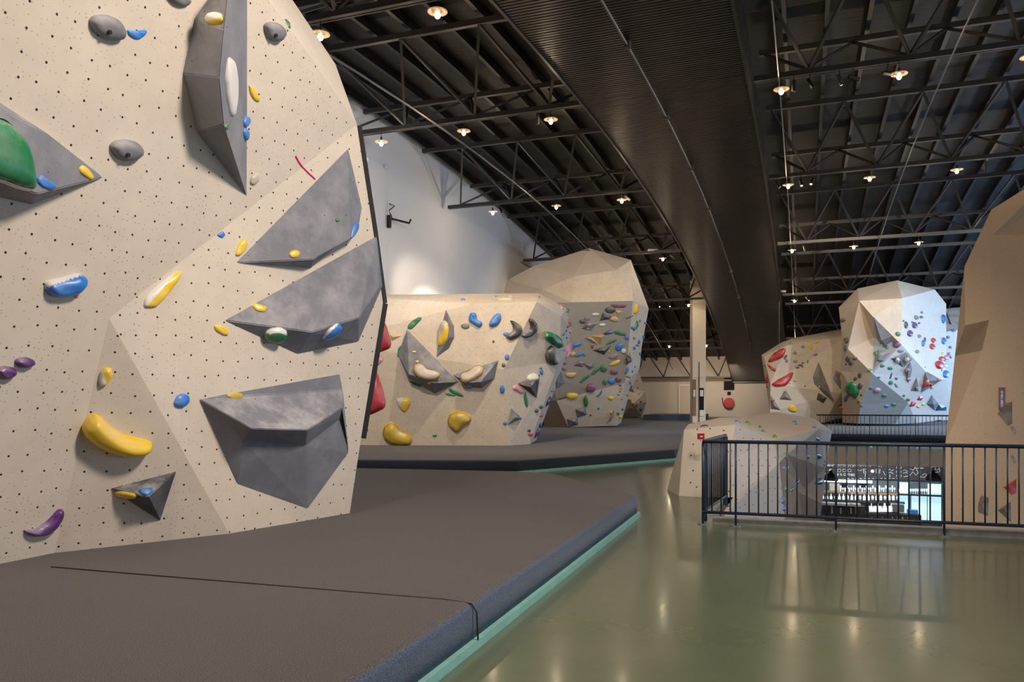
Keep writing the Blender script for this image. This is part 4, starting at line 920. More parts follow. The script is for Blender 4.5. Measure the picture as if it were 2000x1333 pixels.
for x, y, rx, ry, c in ((133, 438, 22, 18, 'brown'), (178, 642, 20, 30, 'brown'), (165, 720, 15, 28, 'brown'), (185, 825, 22, 28, 'brown'), (213, 868, 22, 18, 'black'), (255, 815, 28, 14, 'midgrey'), (405, 938, 25, 12, 'green'), (305, 985, 20, 25, 'brown'), (260, 1025, 16, 18, 'brown'), (310, 1092, 22, 30, 'brown'),
                        (195, 1183, 14, 18, 'red'), (120, 1318, 20, 14, 'red'), (320, 1187, 12, 12, 'brown'), (292, 1255, 12, 12, 'brown'), (465, 772, 20, 22, 'green'), (555, 690, 18, 16, 'teal'), (577, 710, 20, 18, 'teal'), (510, 835, 30, 16, 'teal'), (685, 577, 25, 22, 'green'),
                        (675, 678, 38, 35, 'purple'), (712, 745, 28, 14, 'grey'), (683, 843, 25, 22, 'white'), (775, 835, 18, 22, 'white'), (530, 895, 20, 14, 'green'), (608, 918, 27, 14, 'green'), (670, 1022, 15, 12, 'navy'), (613, 1062, 22, 20, 'green'), (780, 940, 20, 18, 'lilac'), (795, 1030, 15, 15, 'lilac'),
                        (878, 1128, 15, 18, 'lilac'), (970, 1082, 33, 26, 'red'), (985, 1050, 15, 12, 'white'), (1017, 1085, 14, 16, 'red'), (1028, 1113, 15, 12, 'yellow'), (1090, 1037, 14, 10, 'red'), (495, 1012, 15, 8, 'black'), (418, 1118, 18, 10, 'teal'), (480, 1138, 33, 20, 'lilac'), (550, 1192, 25, 13, 'teal'), (745, 1195, 15, 11, 'green'),
                        (787, 1235, 18, 12, 'black'), (575, 1298, 25, 11, 'blue'), (645, 1283, 25, 13, 'teal'), (890, 1303, 18, 12, 'yellow'), (940, 1282, 15, 9, 'yellow'), (867, 412, 20, 22, 'midgrey'), (918, 410, 16, 13, 'black'), (922, 362, 12, 12, 'grey'), (740, 448, 9, 10, 'black'), (762, 487, 13, 35, 'black'),
                        (895, 470, 10, 11, 'black'), (848, 492, 22, 32, 'purple'), (800, 572, 22, 33, 'purple'), (826, 457, 7, 9, 'purple'), (898, 600, 17, 18, 'midgrey'), (935, 670, 14, 32, 'blue'), (952, 637, 9, 25, 'navy'), (1037, 640, 20, 25, 'red'), (1025, 705, 22, 30, 'red'), (875, 755, 17, 18, 'midgrey'),
                        (1137, 425, 16, 45, 'blue'), (1140, 645, 17, 35, 'blue'), (1120, 825, 24, 22, 'red'), (1093, 885, 36, 42, 'red'), (1165, 810, 20, 20, 'pink'), (1132, 775, 10, 12, 'yellow'), (1163, 840, 18, 14, 'lilac'), (1160, 892, 20, 20, 'white'), (1160, 978, 25, 38, 'blue'),
                        (958, 910, 6, 6, 'black'), (1123, 942, 6, 8, 'black'), (320, 1300, 14, 8, 'black'), (165, 880, 8, 10, 'brown')):
    ell('B6', x, y, rx, ry, c, T9, shape='rounded')
vd = dict(a=(1838, 604, 47), b=(1900, 598, 47), c=(1900, 640, 46), d=(1838, 650, 46), e=(1838, 822, 48), f=(1900, 822, 48))
boulder('B9', vd, [(('a', 'b', 'c', 'd'), 0), (('d', 'c', 'f', 'e'), 1)], [M['pale_blank'], M['pale']], (2, 4, 0), 'pale boulder glimpsed between the tallest boulder and the tan one', 0.3, 0.8)
BD['B9'] = 'the farthest pale boulder'
for x, y, rx, ry, c in ((1168, 392, 9, 18, 'pink'), (1167, 485, 9, 14, 'midgrey'), (1187, 612, 18, 15, 'midgrey'), (1210, 712, 15, 14, 'midgrey'), (1240, 545, 18, 13, 'blue'), (1200, 778, 18, 18, 'pink'), (1215, 812, 9, 12, 'teal'), (1190, 1000, 8, 10, 'yellow'), (1262, 548, 7, 7, 'orange')):
    ell('B9', x, y, rx, ry, c, T9, shape='rounded')
# --- B4: boulder rising through the stairwell
T7 = (1290, 790, 5.331)
zb = -4.0
def fl(x, y, z=0.0): Y = FOC*(CAMZ-z)/(y-HOR); return (x, y, Y)
vd = dict(a=fl(1303, 957), b=(1336, 840, 13.9), c=(1345, 829, 15.2), d=(1408, 816, 15.6), e=(1436, 830, 13.9), o=fl(1326, 969), p=fl(1376, 972), n=(1420, 838, 13.7), q=(1432, 972, 12.9), pm=(1424, 900, 13.45),
          r=(1510, 860, 14.2), s=(1522, 905, 13.8), t=(1536, 1045, 13.4), u=(1400, 1020, 12.2), f=(1450, 815, 17.5), g=(1515, 805, 18.5), h=(1590, 818, 18.8), i=(1625, 842, 18.8), j=(1612, 915, 17.6), k=(1537, 888, 14.6), l=(1570, 955, 16.2), m=(1606, 985, 16.6),
          w=(1600, 838, 16.6), x=(1535, 1120, 13.3), y=(1395, 1130, 12.0), v=(1585, 1120, 16.4), z2=(1560, 962, 15.2))
boulder('B4', vd, [(('a', 'b', 'o'), 2), (('b', 'c', 'd', 'e'), 2), (('b', 'e', 'pm', 'p', 'o'), 0), (('pm', 'q', 'p'), 0), (('e', 'r', 's', 't', 'u', 'q', 'pm'), 1), (('d', 'f', 'r', 'e'), 2), (('f', 'g', 'w', 'k', 'r'), 2), (('g', 'h', 'w'), 2), (('h', 'i', 'w'), 2), (('w', 'i', 'j'), 0), (('w', 'j', 'k'), 0),
                   (('r', 'k', 's'), 0), (('k', 'j', 'l'), 3), (('k', 'l', 's'), 3), (('s', 'l', 'z2', 't'), 3), (('l', 'j', 'm'), 4), (('l', 'm', 'z2'), 4), (('z2', 'm', 'v'), 3), (('z2', 'v', 'x', 't'), 3), (('u', 't', 'x', 'y'), 1), (('a', 'c', 'b'), 2)],
        [M['bcream'], M['bgrey'], M['cream_blank'], M['brown_facet'], M['tan_dark']], (1.15, 3.0, -0.6), 'low grey and cream boulder rising through the floor opening behind the railing', zb, 0.75)
BD['B4'] = 'the low boulder behind the railing'
for poly, c, sh in (([(768, 172), (800, 170), (840, 195), (820, 202)], 'blue', 'flat'), ([(875, 205), (890, 175), (915, 185), (945, 228), (910, 225)], 'lime', 'fin-shaped'), ([(1015, 235), (1030, 220), (1065, 240), (1075, 265), (1045, 262)], 'lime', 'fin-shaped'), ([(1040, 285), (1065, 265), (1100, 290), (1095, 308)], 'blue', 'flat'),
                    ([(1160, 345), (1180, 315), (1215, 335), (1222, 370), (1195, 375)], 'lime', 'fin-shaped'), ([(1360, 190), (1395, 172), (1430, 190), (1400, 200)], 'blue', 'flat'), ([(1595, 335), (1650, 345), (1655, 385), (1625, 378)], 'blue', 'wedge-shaped'), ([(1280, 500), (1315, 505), (1320, 570), (1305, 560)], 'lime', 'wedge-shaped'),
                    ([(1285, 710), (1300, 650), (1330, 635), (1325, 690)], 'lime', 'wedge-shaped'), ([(1590, 520), (1640, 503), (1668, 520), (1668, 570), (1630, 570)], 'navy', 'large leaf-shaped'), ([(1508, 540), (1530, 525), (1548, 540), (1530, 580)], 'brown', 'pointed'), ([(1380, 810), (1455, 775), (1430, 830), (1390, 850)], 'black', 'leaf-shaped'),
                    ([(1335, 890), (1370, 865), (1395, 880), (1345, 920)], 'black', 'leaf-shaped'), ([(1590, 830), (1650, 760), (1690, 790), (1680, 840)], 'navy', 'large leaf-shaped')):
    hold('B4', poly, c, T7, shape=sh)
for x, y, rx, ry, c, sh in ((1412, 212, 18, 10, 'blue', 'small'), (1603, 245, 20, 11, 'blue', 'small'), (1275, 660, 8, 25, 'blue', 'small'), (1298, 878, 11, 30, 'lime', 'narrow'), (1268, 1000, 14, 38, 'blue', 'narrow'), (1285, 1090, 13, 22, 'blue', 'small'), (1708, 592, 9, 12, 'brown', 'small'), (1705, 630, 9, 12, 'brown', 'small')):
    ell('B4', x, y, rx, ry, c, T7, shape=sh)
ell('B4', 457, 232, 50, 17, 'plum', T7, hk=.12, label='flat dark disc on top of the low boulder behind the railing')
# --- B7: big tan boulder on the right
_r = lambda x, y, d=0: (x, y, pl_depth(P(1925, 1085, 12.0), P(2180, 700, 13.2), P(1936, 410, 15.8), x, y)+d)
_l = lambda x, y, d=0: (x, y, pl_depth(P(1925, 1085, 12.0), P(1838, 1080, 12.35), P(1936, 410, 15.8), x, y)+d)
vd = dict(a=(1838, 1080, 12.35), b=_l(1846, 870), c=_l(1865, 696, .45), d=_l(1884, 520), e=(1936, 410, 15.8), f=(2003, 368, 16.2), g=_r(2150, 330), h=_r(2180, 700), i=_r(2180, 1100), j=_r(1938, 460), k=_r(1932, 625), l=_l(1885, 636), m=_r(1918, 685), n=(1925, 1085, 12.0),
          o=(2000, 400, 15.4), x=(1838, 1500, 11.6), y=(1930, 1560, 11.2), z2=(2190, 1600, 10.9))
boulder('B7', vd, [(('a', 'b', 'c', 'm', 'n'), 0), (('c', 'l', 'k', 'm'), 1), (('c', 'd', 'l'), 0), (('d', 'j', 'k', 'l'), 0), (('d', 'e', 'j'), 0), (('e', 'f', 'o', 'j'), 0), (('f', 'g', 'o'), 0), (('j', 'o', 'g', 'h', 'i', 'n', 'm', 'k'), 0), (('a', 'n', 'y', 'x'), 0), (('n', 'i', 'z2', 'y'), 0)],  # second face is a shadow patch, put into the shape and a darker panel
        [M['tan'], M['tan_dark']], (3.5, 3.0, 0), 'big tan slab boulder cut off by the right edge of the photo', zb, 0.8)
BD['B7'] = 'the big tan boulder on the right'
T1 = (1880, 720, 4.165)
pyr('B7', [(283, 370), (345, 280), (403, 272), (405, 450), (370, 470)], (340, 310), 'umber', T1, .5, label='largest brown-grey pyramid volume under the violet sign')
pyr('B7', [(333, 968), (437, 900), (438, 1010), (400, 1030)], (380, 960), 'red', T1, .7, label='dark red pyramid volume on the tan boulder behind the railing')
pyr('B7', [(288, 1155), (390, 1085), (394, 1253)], (340, 1140), 'umber', T1, .6, label='triangular grey volume lowest on the tan boulder')
pyr('B7', [(125, 1115), (150, 1035), (212, 1050), (205, 1200), (125, 1170)], (150, 1100), 'umber', T1, .6, label='blocky grey volume low on the tan boulder, leftmost there')
hold('B7', [(385, 475), (410, 470), (438, 510), (425, 545)], 'midgrey', T1, label='small grey hold just under the largest pyramid volume')
hold('B7', [(388, 710), (412, 705), (438, 765), (420, 775)], 'midgrey', T1, label='small grey hold behind the top of the railing')
def text_mesh(s, size, mat, name, parent, M4, extrude=0.0):
    cu = bpy.data.curves.new(name, 'FONT'); cu.body = s; cu.size = size; cu.extrude = extrude; cu.align_x = 'CENTER'; cu.align_y = 'CENTER'
    t = bpy.data.objects.new('tmp', cu); COL.objects.link(t)
    dg = bpy.context.evaluated_depsgraph_get(); me = bpy.data.meshes.new_from_object(t.evaluated_get(dg))
    bpy.data.objects.remove(t); me.materials.clear(); me.materials.append(mat); me.transform(M4)
    o = bpy.data.objects.new(name, me); COL.objects.link(o)
    if parent: o.parent = parent; o.location = -V(parent.location)
    return o
p, n, _ = cast('B7', 1957, 778)
c4 = [hit_plane(p, n, x, y, 0.015) for x, y in ((1950.5, 757), (1963.5, 757), (1963.5, 800), (1950.5, 800))]
cs = sum(c4, V((0, 0, 0)))/4; sg = empty('wall_sign', cs); tag(sg, 'narrow violet sign with white vertical lettering on the tan boulder', 'sign')
obj('sign_board', c4+[q-n*0.014 for q in c4], [(0, 1, 2, 3), (4, 7, 6, 5), (0, 4, 5, 1), (1, 5, 6, 2), (2, 6, 7, 3), (3, 7, 4, 0)], M['violet'], sg)
ux = (c4[1]-c4[0]).normalized(); uy = (c4[0]-c4[3]).normalized(); uz = ux.cross(uy).normalized()
def frame(u, v, w, o): return Matrix(((u.x, v.x, w.x, o.x), (u.y, v.y, w.y, o.y), (u.z, v.z, w.z, o.z), (0, 0, 0, 1)))
for k, tx in enumerate(('SLAB', 'OF THE', 'WEEK')):
    text_mesh(tx, 0.047, M['chalk'], 'lettering', sg, frame(uy, -ux, uz, cs+uy*(0.10-0.115*k)+n*0.006))

# ---------------------------------------------------------------- labels of holds and volumes
def label_all():
    groups = {}
    for t in THINGS:
        if t[6]: continue
        groups.setdefault((t[1], t[2], t[3], t[4]), []).append(t)
    for (key, color, shape, kind), L in groups.items():
        L.sort(key=lambda t: -t[5])
        cn = {'midgrey': 'pale grey', 'darkslate': 'dark grey', 'slate': 'slate grey', 'lime': 'bright green', 'sand': 'beige', 'navy': 'dark blue', 'mustard': 'dull yellow', 'plum': 'plum purple'}.get(color, color)
        sh = shape+' ' if shape else ''
        if shape == 'dark': sh = ''
        if shape == 'pyramid' and kind == 'volume': sh = 'pyramid '
        for i, t in enumerate(L):
            base = '%s %s%s on %s' % (cn, sh, 'volume' if kind == 'volume' else 'hold', BD[key])
            if len(L) > 1:
                base += ', ' + ('lowest of its kind' if i == len(L)-1 else RN[i] if i < len(RN) else 'number %d down' % (i+1))
            t[0]['label'] = base
    for t in THINGS:
        if t[6]: t[0]['label'] = t[6]
        t[0]['category'] = 'climbing volume' if t[4] == 'volume' else 'climbing hold'
        t[0]['group'] = ('volumes on ' if t[4] == 'volume' else 'holds on ')+BD[t[1]]
label_all()

# ---------------------------------------------------------------- railings
def railing(root, pts, posts, top, bot, pitch, r, parent_label=None, br=0.009):
    # pts: polyline at floor level
    L = [V((p[0], p[1], 0)) for p in pts]
    mb = MB(); mb.tube([p+V((0, 0, top)) for p in L], r, 10); mb.build('top_rail', M['rail'], root, True)
    mb = MB(); mb.tube([p+V((0, 0, bot)) for p in L], r*0.85, 8); mb.build('bottom_rail', M['rail'], root, True)
    for a, b in zip(L[:-1], L[1:]):
        d = b-a; n = max(1, round(d.length/pitch))
        for i in range(1, n+1):
            q = a+d*(i/n)
            if i == n and (b-L[-1]).length > 1e-6: continue
            if any((q-V((p[0], p[1], 0))).length < pitch*0.45 for p in posts): continue
            mb = MB(); mb.tube([q+V((0, 0, bot)), q+V((0, 0, top))], br, 6); mb.build('baluster', M['rail'], root, True)
    for p in posts:
        q = V((p[0], p[1], 0)); mb = MB(); mb.tube([q+V((0, 0, 0.0)), q+V((0, 0, top))], br*1.6, 8); po = mb.build('post', M['rail'], root, True)
        mb = MB(); mb.lathe(q, [(0.0, 0.012), (0.075, 0.012), (0.075, 0.0)], 12)
        for k in range(4):
            t = math.pi/4+k*math.pi/2; mb.lathe(q+V((0.05*math.cos(t), 0.05*math.sin(t), 0.012)), [(0, .02), (0.012, .02), (0.012, 0)], 6)
        bpo = mb.build('base_plate', M['steel'], None); bpo.parent = po
p1, p2, p3 = V((2.925, 10.24)), V((4.07, 9.84)), V((5.23, 9.48)); dr = (p3-p1).normalized(); stp = (p3-p1).length/2
corner = V((2.655, 10.79)); corner = p1-dr*0.42; endR = p1+dr*stp*4
dl = V((0.41, 0.912)); inner = corner+dl*1.88
rt = empty('railing', V((corner.x, corner.y, 0))); tag(rt, 'dark blue steel balustrade around the near side of the floor opening', 'railing')
railing(rt, [inner, corner, endR], [corner+dl*0.03, p1, p1+dr*stp, p3, p3+dr*stp, inner], 1.10, 0.165, 0.1175, 0.024)
fa, fb = V(W(29.75, 0.4, 0)).xy, V(W(29.75, 9.0, 0)).xy
rt2 = empty('railing', V((fa.x, fa.y, 0))); tag(rt2, 'far dark balustrade along the opposite edge of the floor opening', 'railing')
dd = (fb-fa).normalized()
railing(rt2, [fa, fb], [fa+dd*(0.3+1.42*k) for k in range(6)], 1.10, 0.12, 0.119, 0.024)
mb = MB()
dn = V((-dr.y, dr.x)); q0 = corner+dn*0.16+dr*0.12; q1 = endR+dn*0.16
mb.bar(V((q0.x, q0.y, 0.04)), V((q1.x, q1.y, 0.04)), 0.16, 0.08); struct(mb.build('trim_3', M['concrete']))
for q in (corner+dl*0.12, inner-dl*0.02):
    mb = MB(); mb.box(V((q.x, q.y, 0.55)), 0.10, 0.012, 1.06, V((0.8, 0.6, 0)), V((-0.6, 0.8, 0))); mb.build('flat_post', M['rail'], rt).location = -V(rt.location)
# manual call point behind the railing corner
c = P(1369, 853, 13.2); rp = P(1369, 853, 13.36)
root = empty('call_point', c); tag(root, 'red fire alarm call point box by the railing corner', 'alarm')
mb = MB(); mb.box(c, 0.11, 0.05, 0.10); mb.build('box', M['red_paint'], root)
mb = MB(); mb.box(c+V((0, -0.03, 0)), 0.045, 0.01, 0.02); mb.build('plate', M['white_plastic'], root)

# ---------------------------------------------------------------- pillar and end wall things
pc = P(1363, 780, 45.5); ang = 0.0
pr = empty('pillar', V((pc.x, pc.y, 0))); tag(pr, 'tall white pillar standing between the tall boulder and the slatted ceiling', 'pillar')
mb = MB(); z1 = zroof(45)-0.2; mb.box(V((pc.x, pc.y, (z1+2.9)/2)), 0.76, 0.7, z1-2.9); mb.build('shaft', M['pillar'], pr)
mb = MB(); mb.box(V((pc.x, pc.y, 1.45)), 0.76, 0.6, 2.9); mb.build('plinth', M['pillar'], pr)
mb = MB(); mb.box(V((pc.x-0.28, pc.y-0.32, 1.75)), 0.2, 0.05, 2.1); mb.build('side_board', M['brown_panel'], pr)
mb = MB(); mb.box(V((pc.x+0.13, pc.y-0.33, 1.65)), 0.26, 0.05, 1.3); mb.build('mirror_panel', M['screen'], pr)
mb = MB(); mb.box(V((pc.x+0.13, pc.y-0.37, 2.0)), 0.18, 0.02, 0.36); mb.box(V((pc.x+0.13, pc.y-0.37, 0.85)), 0.22, 0.02, 0.35); mb.build('notice', M['white_plastic'], pr)
mb = MB(); mb.box(V((pc.x-0.29, pc.y-0.36, 2.0)), 0.10, 0.02, 0.4); mb.build('switch_plate', M['white_plastic'], pr)
mb = MB(); mb.tube([V((pc.x-0.02, pc.y-0.37, 0.3)), V((pc.x-0.02, pc.y-0.37, 3.8))], 0.03, 6); mb.build('pipe', M['conduit'], pr)
def farp(px, py, off=0.06):
    a = AF-off; t = a/(S20*(px-1000)/FOC+C20); return EYE+ray(px, py)*t
UT = V((C20, -S20, 0)); UL = V((S20, C20, 0)); UZ = V((0, 0, 1))
def farbox(name, px, py, w, h, d, mat, label, cat, parent=None):
    c = farp(px, py, d/2+0.01); mb = MB(); mb.box(c, w, d, h, UT, UL, UZ); o = mb.build(name, mat, parent)
    if label: tag(o, label, cat)
    return o
farbox('exit_sign', 1343, 743.5, 0.5, 0.14, 0.06, M['exit_green'], 'small green exit sign on the end wall above the door', 'sign')
farbox('wall_screen', 1424, 750, 0.76, 0.95, 0.08, M['screen'], 'black screen hanging on the end wall above the hose reel', 'screen')
farbox('wall_sign', 1424, 769, 0.26, 0.26, 0.03, M['screen'], 'small dark fire hose sign on the end wall', 'sign')
dc = farp(1341, 779, 0.05); dr_ = empty('door', V((dc.x, dc.y, 0.3))); tag(dr_, 'plain white door in the end wall beside the pillar', 'door')
mb = MB(); mb.box(V((dc.x, dc.y, 1.5)), 1.0, 0.08, 2.4, UT, UL, UZ); mb.build('door_leaf', M['far_wall'], dr_)
mb = MB(); mb.box(V((dc.x, dc.y, 2.75)), 1.2, 0.12, 0.1, UT, UL, UZ); mb.box(V((dc.x, dc.y, 1.5))-UT*0.56, 0.1, 0.12, 2.5, UT, UL, UZ); mb.box(V((dc.x, dc.y, 1.5))+UT*0.56, 0.1, 0.12, 2.5, UT, UL, UZ); mb.build('door_frame', M['pillar'], dr_)
mb = MB(); mb.bar(W(AF-0.05, BL, CAMZ+1.45), W(AF-0.05, 4, CAMZ+1.45), 0.1, 0.16); struct(mb.build('trim_4', M['brown_panel']))
hc = farp(1424, 787.5, 0.15); hr = empty('hose_reel', hc); tag(hr, 'round red fire hose reel mounted on the end wall', 'hose reel')
mb = MB(); mb.lathe(hc, [(0, -0.12), (0.37, -0.12), (0.39, -0.08), (0.39, 0.08), (0.37, 0.12), (0, 0.12)], 28, UL); mb.build('drum', M['red_paint'], hr)
mb = MB(); mb.lathe(hc-UL*0.13, [(0, 0), (0.09, 0.0), (0.1, 0.02)], 14, UL); mb.build('hub', M['exit_green'], hr)
mb = MB(); mb.tube([hc-UT*0.5+V((0, 0, 0.4)), hc-UT*0.47+V((0, 0, 0.0)), hc-UT*0.3-V((0, 0, 0.36)), hc-V((0, 0, 0.5)), hc+UT*0.28-V((0, 0, 0.42))], 0.03, 6); mb.build('hose', M['black_metal'], hr)
# bracket device on the left wall
wp = lambda px, py: (lambda d: EYE+d*((BL+0.08)/(C20*d.x-S20*d.y)))(ray(px, py))
c = wp(760, 433); root = empty('wall_bracket', c); tag(root, 'black bracket with dangling cables on the white left wall', 'bracket')
mb = MB(); mb.box(c, 0.12, 0.10, 0.42, UT, UL, UZ); mb.build('control_box', M['black_metal'], root)
mb = MB(); mb.tube([wp(763, 428)+UT*0.05, wp(779, 438)+UT*0.4, wp(782, 431)+UT*0.4], 0.035, 6); mb.build('arm', M['black_metal'], root)
mb = MB(); mb.tube([wp(760, 398), wp(768, 403)+UT*0.05, wp(759, 412), wp(764, 420), wp(766, 430)], 0.02, 6); mb.build('cable', M['black_metal'], root)
mb = MB(); mb.tube([wp(759, 330), wp(759, 425)], 0.015, 6); mb.tube([wp(760, 440), wp(760, 560)], 0.015, 6); tag(mb.build('wall_cable', M['white_plastic']), 'thin white cable running down the left wall through the bracket', 'cable')
mb = MB(); c = wp(756, 327); mb.box(c, 0.12, 0.12, 0.12, UT, UL, UZ); tag(mb.build('junction_box', M['white_plastic']), 'small white junction box high on the left wall', 'box')
# rope from the roof to the red-hold boulder
q = P(1522, 672, 42.5); mb = MB(); mb.tube([q, V((q.x, q.y, CAMZ+(780-486)/FOC*42.5-1.2))], 0.025, 6); tag(mb.build('hanging_cable', M['conduit']), 'thin vertical cable hanging above the boulder with red holds', 'cable')
c = P(1530, 570, 41); mb = MB(); mb.lathe(c, [(0, 0.05), (0.14, 0.05), (0.14, 0), (0.1, -0.03), (0, -0.03)], 16); tag(mb.build('ceiling_sensor', M['white_plastic']), 'small white round sensor under the slatted ceiling', 'sensor')

# ---------------------------------------------------------------- bar on the lower floor
AB = 33.2
def bp(px, py, off=0.0):
    a = AB-off; t = a/(S20*(px-1000)/FOC+C20); return EYE+ray(px, py)*t
def bb(px, py): q = bp(px, py); return q.x*C20-q.y*S20
def barbox(name, x0, y0, x1, y1, off, d, mat, label, cat, parent=None):
    A_ = bp(x0, y0, off); B_ = bp(x1, y0, off); C_ = bp((x0+x1)/2, y1, off); m_ = bp((x0+x1)/2, (y0+y1)/2, off)
    w = (B_-A_).length; Z0 = bp((x0+x1)/2, y0, off).z; h = Z0-C_.z
    mb = MB(); mb.box(V((m_.x, m_.y, (Z0+C_.z)/2)), w, d, h, UT, UL, UZ); o = mb.build(name, mat, parent)
    if label: tag(o, label, cat)
    return o
struct(obj('wall_bar', [W(AB+0.1, -3, -4), W(AB+0.1, 9, -4), W(AB+0.1, 9, -0.6), W(AB+0.1, -3, -0.6)], [(0, 1, 2, 3)], M['bar_wall']))
cb = barbox('chalkboard', 1605, 903, 1842, 937, 0.02, 0.05, M['chalkboard'], 'long black chalk menu board with white drawings above the bar', 'menu board')
fr = lambda px, py, off: frame(UT, UZ, -UL, bp(px, py, off))
def ctext(s, size, px, py):
    o = text_mesh(s, size, M['chalk'], 'chalk_lettering', None, fr(px, py, 0.06)); o.parent = cb; o.matrix_parent_inverse = Matrix.Identity(4); o.location = -V(cb.location); return o
ctext('0 % OPTIES', 0.13, 1652, 928)
mb = MB(); rnd = random.Random(7)
def scr(pts, r=0.008): mb.tube([bp(x, y, 0.06) for x, y in pts], r, 4)
for x in (1639, 1649, 1659): scr([(x-3, 913), (x, 909), (x+3, 913)]); scr([(x-3, 917), (x+3, 917), (x+3, 922), (x-3, 922), (x-3, 917)])
for x in (1690, 1715): scr([(x-4, 917), (x+4, 917), (x+3, 925), (x-3, 925), (x-4, 917)]); scr([(x, 926), (x, 933)]); scr([(x-4, 911), (x-1, 909), (x+2, 912), (x+4, 910)]); scr([(x-2, 919), (x+1, 923), (x+3, 919)])
scr([(1734, 920), (1738, 917), (1742, 921), (1745, 918)]); scr([(1733, 925), (1740, 923), (1745, 926)]); scr([(1738, 927), (1738, 933)])
scr([(1725, 921), (1729, 929)]); scr([(1672, 913), (1676, 919), (1681, 920), (1684, 917)]); scr([(1679, 911), (1683, 908)])
for x in range(1655, 1752, 8): scr([(x, 935), (x+4, 935.3)], 0.007)
for x in range(1655, 1830, 9): scr([(x, 905), (x+4, 905.3)], 0.007)
for y in (912, 920, 928): scr([(1751, y), (1751, y+4)]); scr([(1760, y), (1760, y+4)])
scr([(1764, 920), (1768, 918), (1772, 922), (1775, 919)]); scr([(1764, 925), (1769, 923), (1774, 926)]); scr([(1765, 932), (1776, 930)]); scr([(1777, 929), (1783, 922), (1789, 929), (1793, 924), (1790, 917), (1786, 914)])
scr([(1794, 925), (1798, 932), (1806, 933), (1810, 928), (1806, 926), (1801, 929)]); scr([(1778, 911), (1786, 909), (1788, 914), (1783, 919), (1778, 916)])
scr([(1790, 911), (1804, 911)], .014); scr([(1790, 915), (1804, 915)], .014)
scr([(1816, 920), (1818, 914), (1824, 912), (1828, 916), (1824, 922), (1818, 923)]); scr([(1829, 920), (1833, 916), (1836, 921), (1834, 913)]); scr([(1820, 926), (1828, 923), (1836, 922)])
scr([(1615, 905), (1626, 905)], .02); scr([(1614, 910), (1628, 910)], .025); scr([(1619, 920), (1624, 916)], .025); scr([(1608, 927), (1614, 925)]); scr([(1608, 932), (1612, 931)])
for k in range(22):
    x = rnd.uniform(1660, 1750); y = rnd.uniform(909, 913); scr([(x, y), (x+2.5, y+rnd.uniform(-1, 1))], 0.006)
o = mb.build('chalk_drawing', M['chalk'], None); o.parent = cb; o.location = -V(cb.location)
barbox('strip_light', 1608, 938, 1703, 943, 0.05, 0.08, M['strip_glow'], 'bright white strip light under the menu board', 'light fitting')
wn = barbox('glass_door', 1757, 943, 1776, 1018, 0.03, 0.04, M['bar_glow'], 'bright daylit glass door behind the bar, left one', 'glass door')
wn = barbox('glass_door', 1780, 968, 1810, 1020, 0.03, 0.04, M['bar_glow'], 'bright daylit glass door behind the bar, middle one', 'glass door')
wn = barbox('glass_door', 1812, 946, 1838, 1020, 0.03, 0.04, M['bar_glow'], 'bright daylit glass door behind the bar, right one', 'glass door')
for k, (x0, y0, x1, y1) in enumerate(((1620, 945, 1640, 960), (1643, 945, 1653, 960), (1677, 944, 1693, 954))):
    barbox('wall_cabinet', x0, y0, x1, y1, 0.05, 0.06, M['screen'] if k else M['fascia'], ['wide beige cabinet panel on the bar back wall', 'narrow dark panel behind the bar glasses', 'dark panel under the menu board middle'][k], 'panel')
barbox('bar_shelf', 1608, 961.5, 1752, 964.5, 0.30, 0.28, M['wood'], 'upper wooden bar shelf carrying clear glasses', 'shelf')
barbox('bar_shelf', 1752, 966, 1838, 969, 0.30, 0.24, M['black_metal'], 'dark metal shelf across the bright glass doors', 'shelf')
barbox('bar_shelf', 1604, 978, 1765, 981, 0.35, 0.3, M['dark_wood'], 'lower dark bar shelf with spray bottles and glasses', 'shelf')
def glass(px, py, off, h, r, kind, label, group, mat='glass'):
    c = bp(px, py, off); mb = MB()
    if kind == 0: pr_ = [(0, 0), (r*.7, 0), (r*.75, h*.05), (r, h*.95), (r*.95, h)]
    elif kind == 1: pr_ = [(0, 0), (r*.7, 0), (r*.12, h*.08), (r*.12, h*.4), (r, h*.65), (r*.85, h)]
    else: pr_ = [(0, 0), (r, 0), (r, h*.55), (r*.35, h*.72), (r*.35, h), (0, h)]
    mb.lathe(c, pr_, 10); o = mb.build('drinking_glass' if kind < 2 else 'bottle', M[mat], None, True)
    tag(o, label, 'glass' if kind < 2 else 'bottle', group)
for k in range(26): glass(1642+k*4.2, 961.3, 0.30, 0.16+0.08*(k % 3 == 0), 0.028, k % 2, 'clear glass standing on the upper wooden bar shelf', 'glasses on the upper bar shelf')
for k in range(18): glass(1757+k*4.4, 965.8, 0.30, 0.20, 0.032, 1, 'clear stemmed glass on the dark metal shelf', 'glasses on the metal bar shelf')
for k in range(19): glass(1607+k*8.1, 977.8, 0.35, 0.26, 0.05, 2, 'pale spray bottle on the lower dark bar shelf', 'bottles on the lower bar shelf', 'glass' if k % 3 else 'white_plastic')
barbox('bar_counter', 1598, 983, 1680, 987, 1.1, 0.5, M['concrete'], 'pale bar counter top left of the taps', 'counter')
barbox('tap_cabinet', 1611, 987.5, 1688, 1018, 1.0, 0.4, M['dark_wood'], 'dark cabinet holding the beer taps', 'cabinet')
barbox('bar_cabinet', 1688, 1003, 1797, 1022, 1.0, 0.5, M['dark_wood'], 'dark lower bar cabinet right of the taps', 'cabinet')
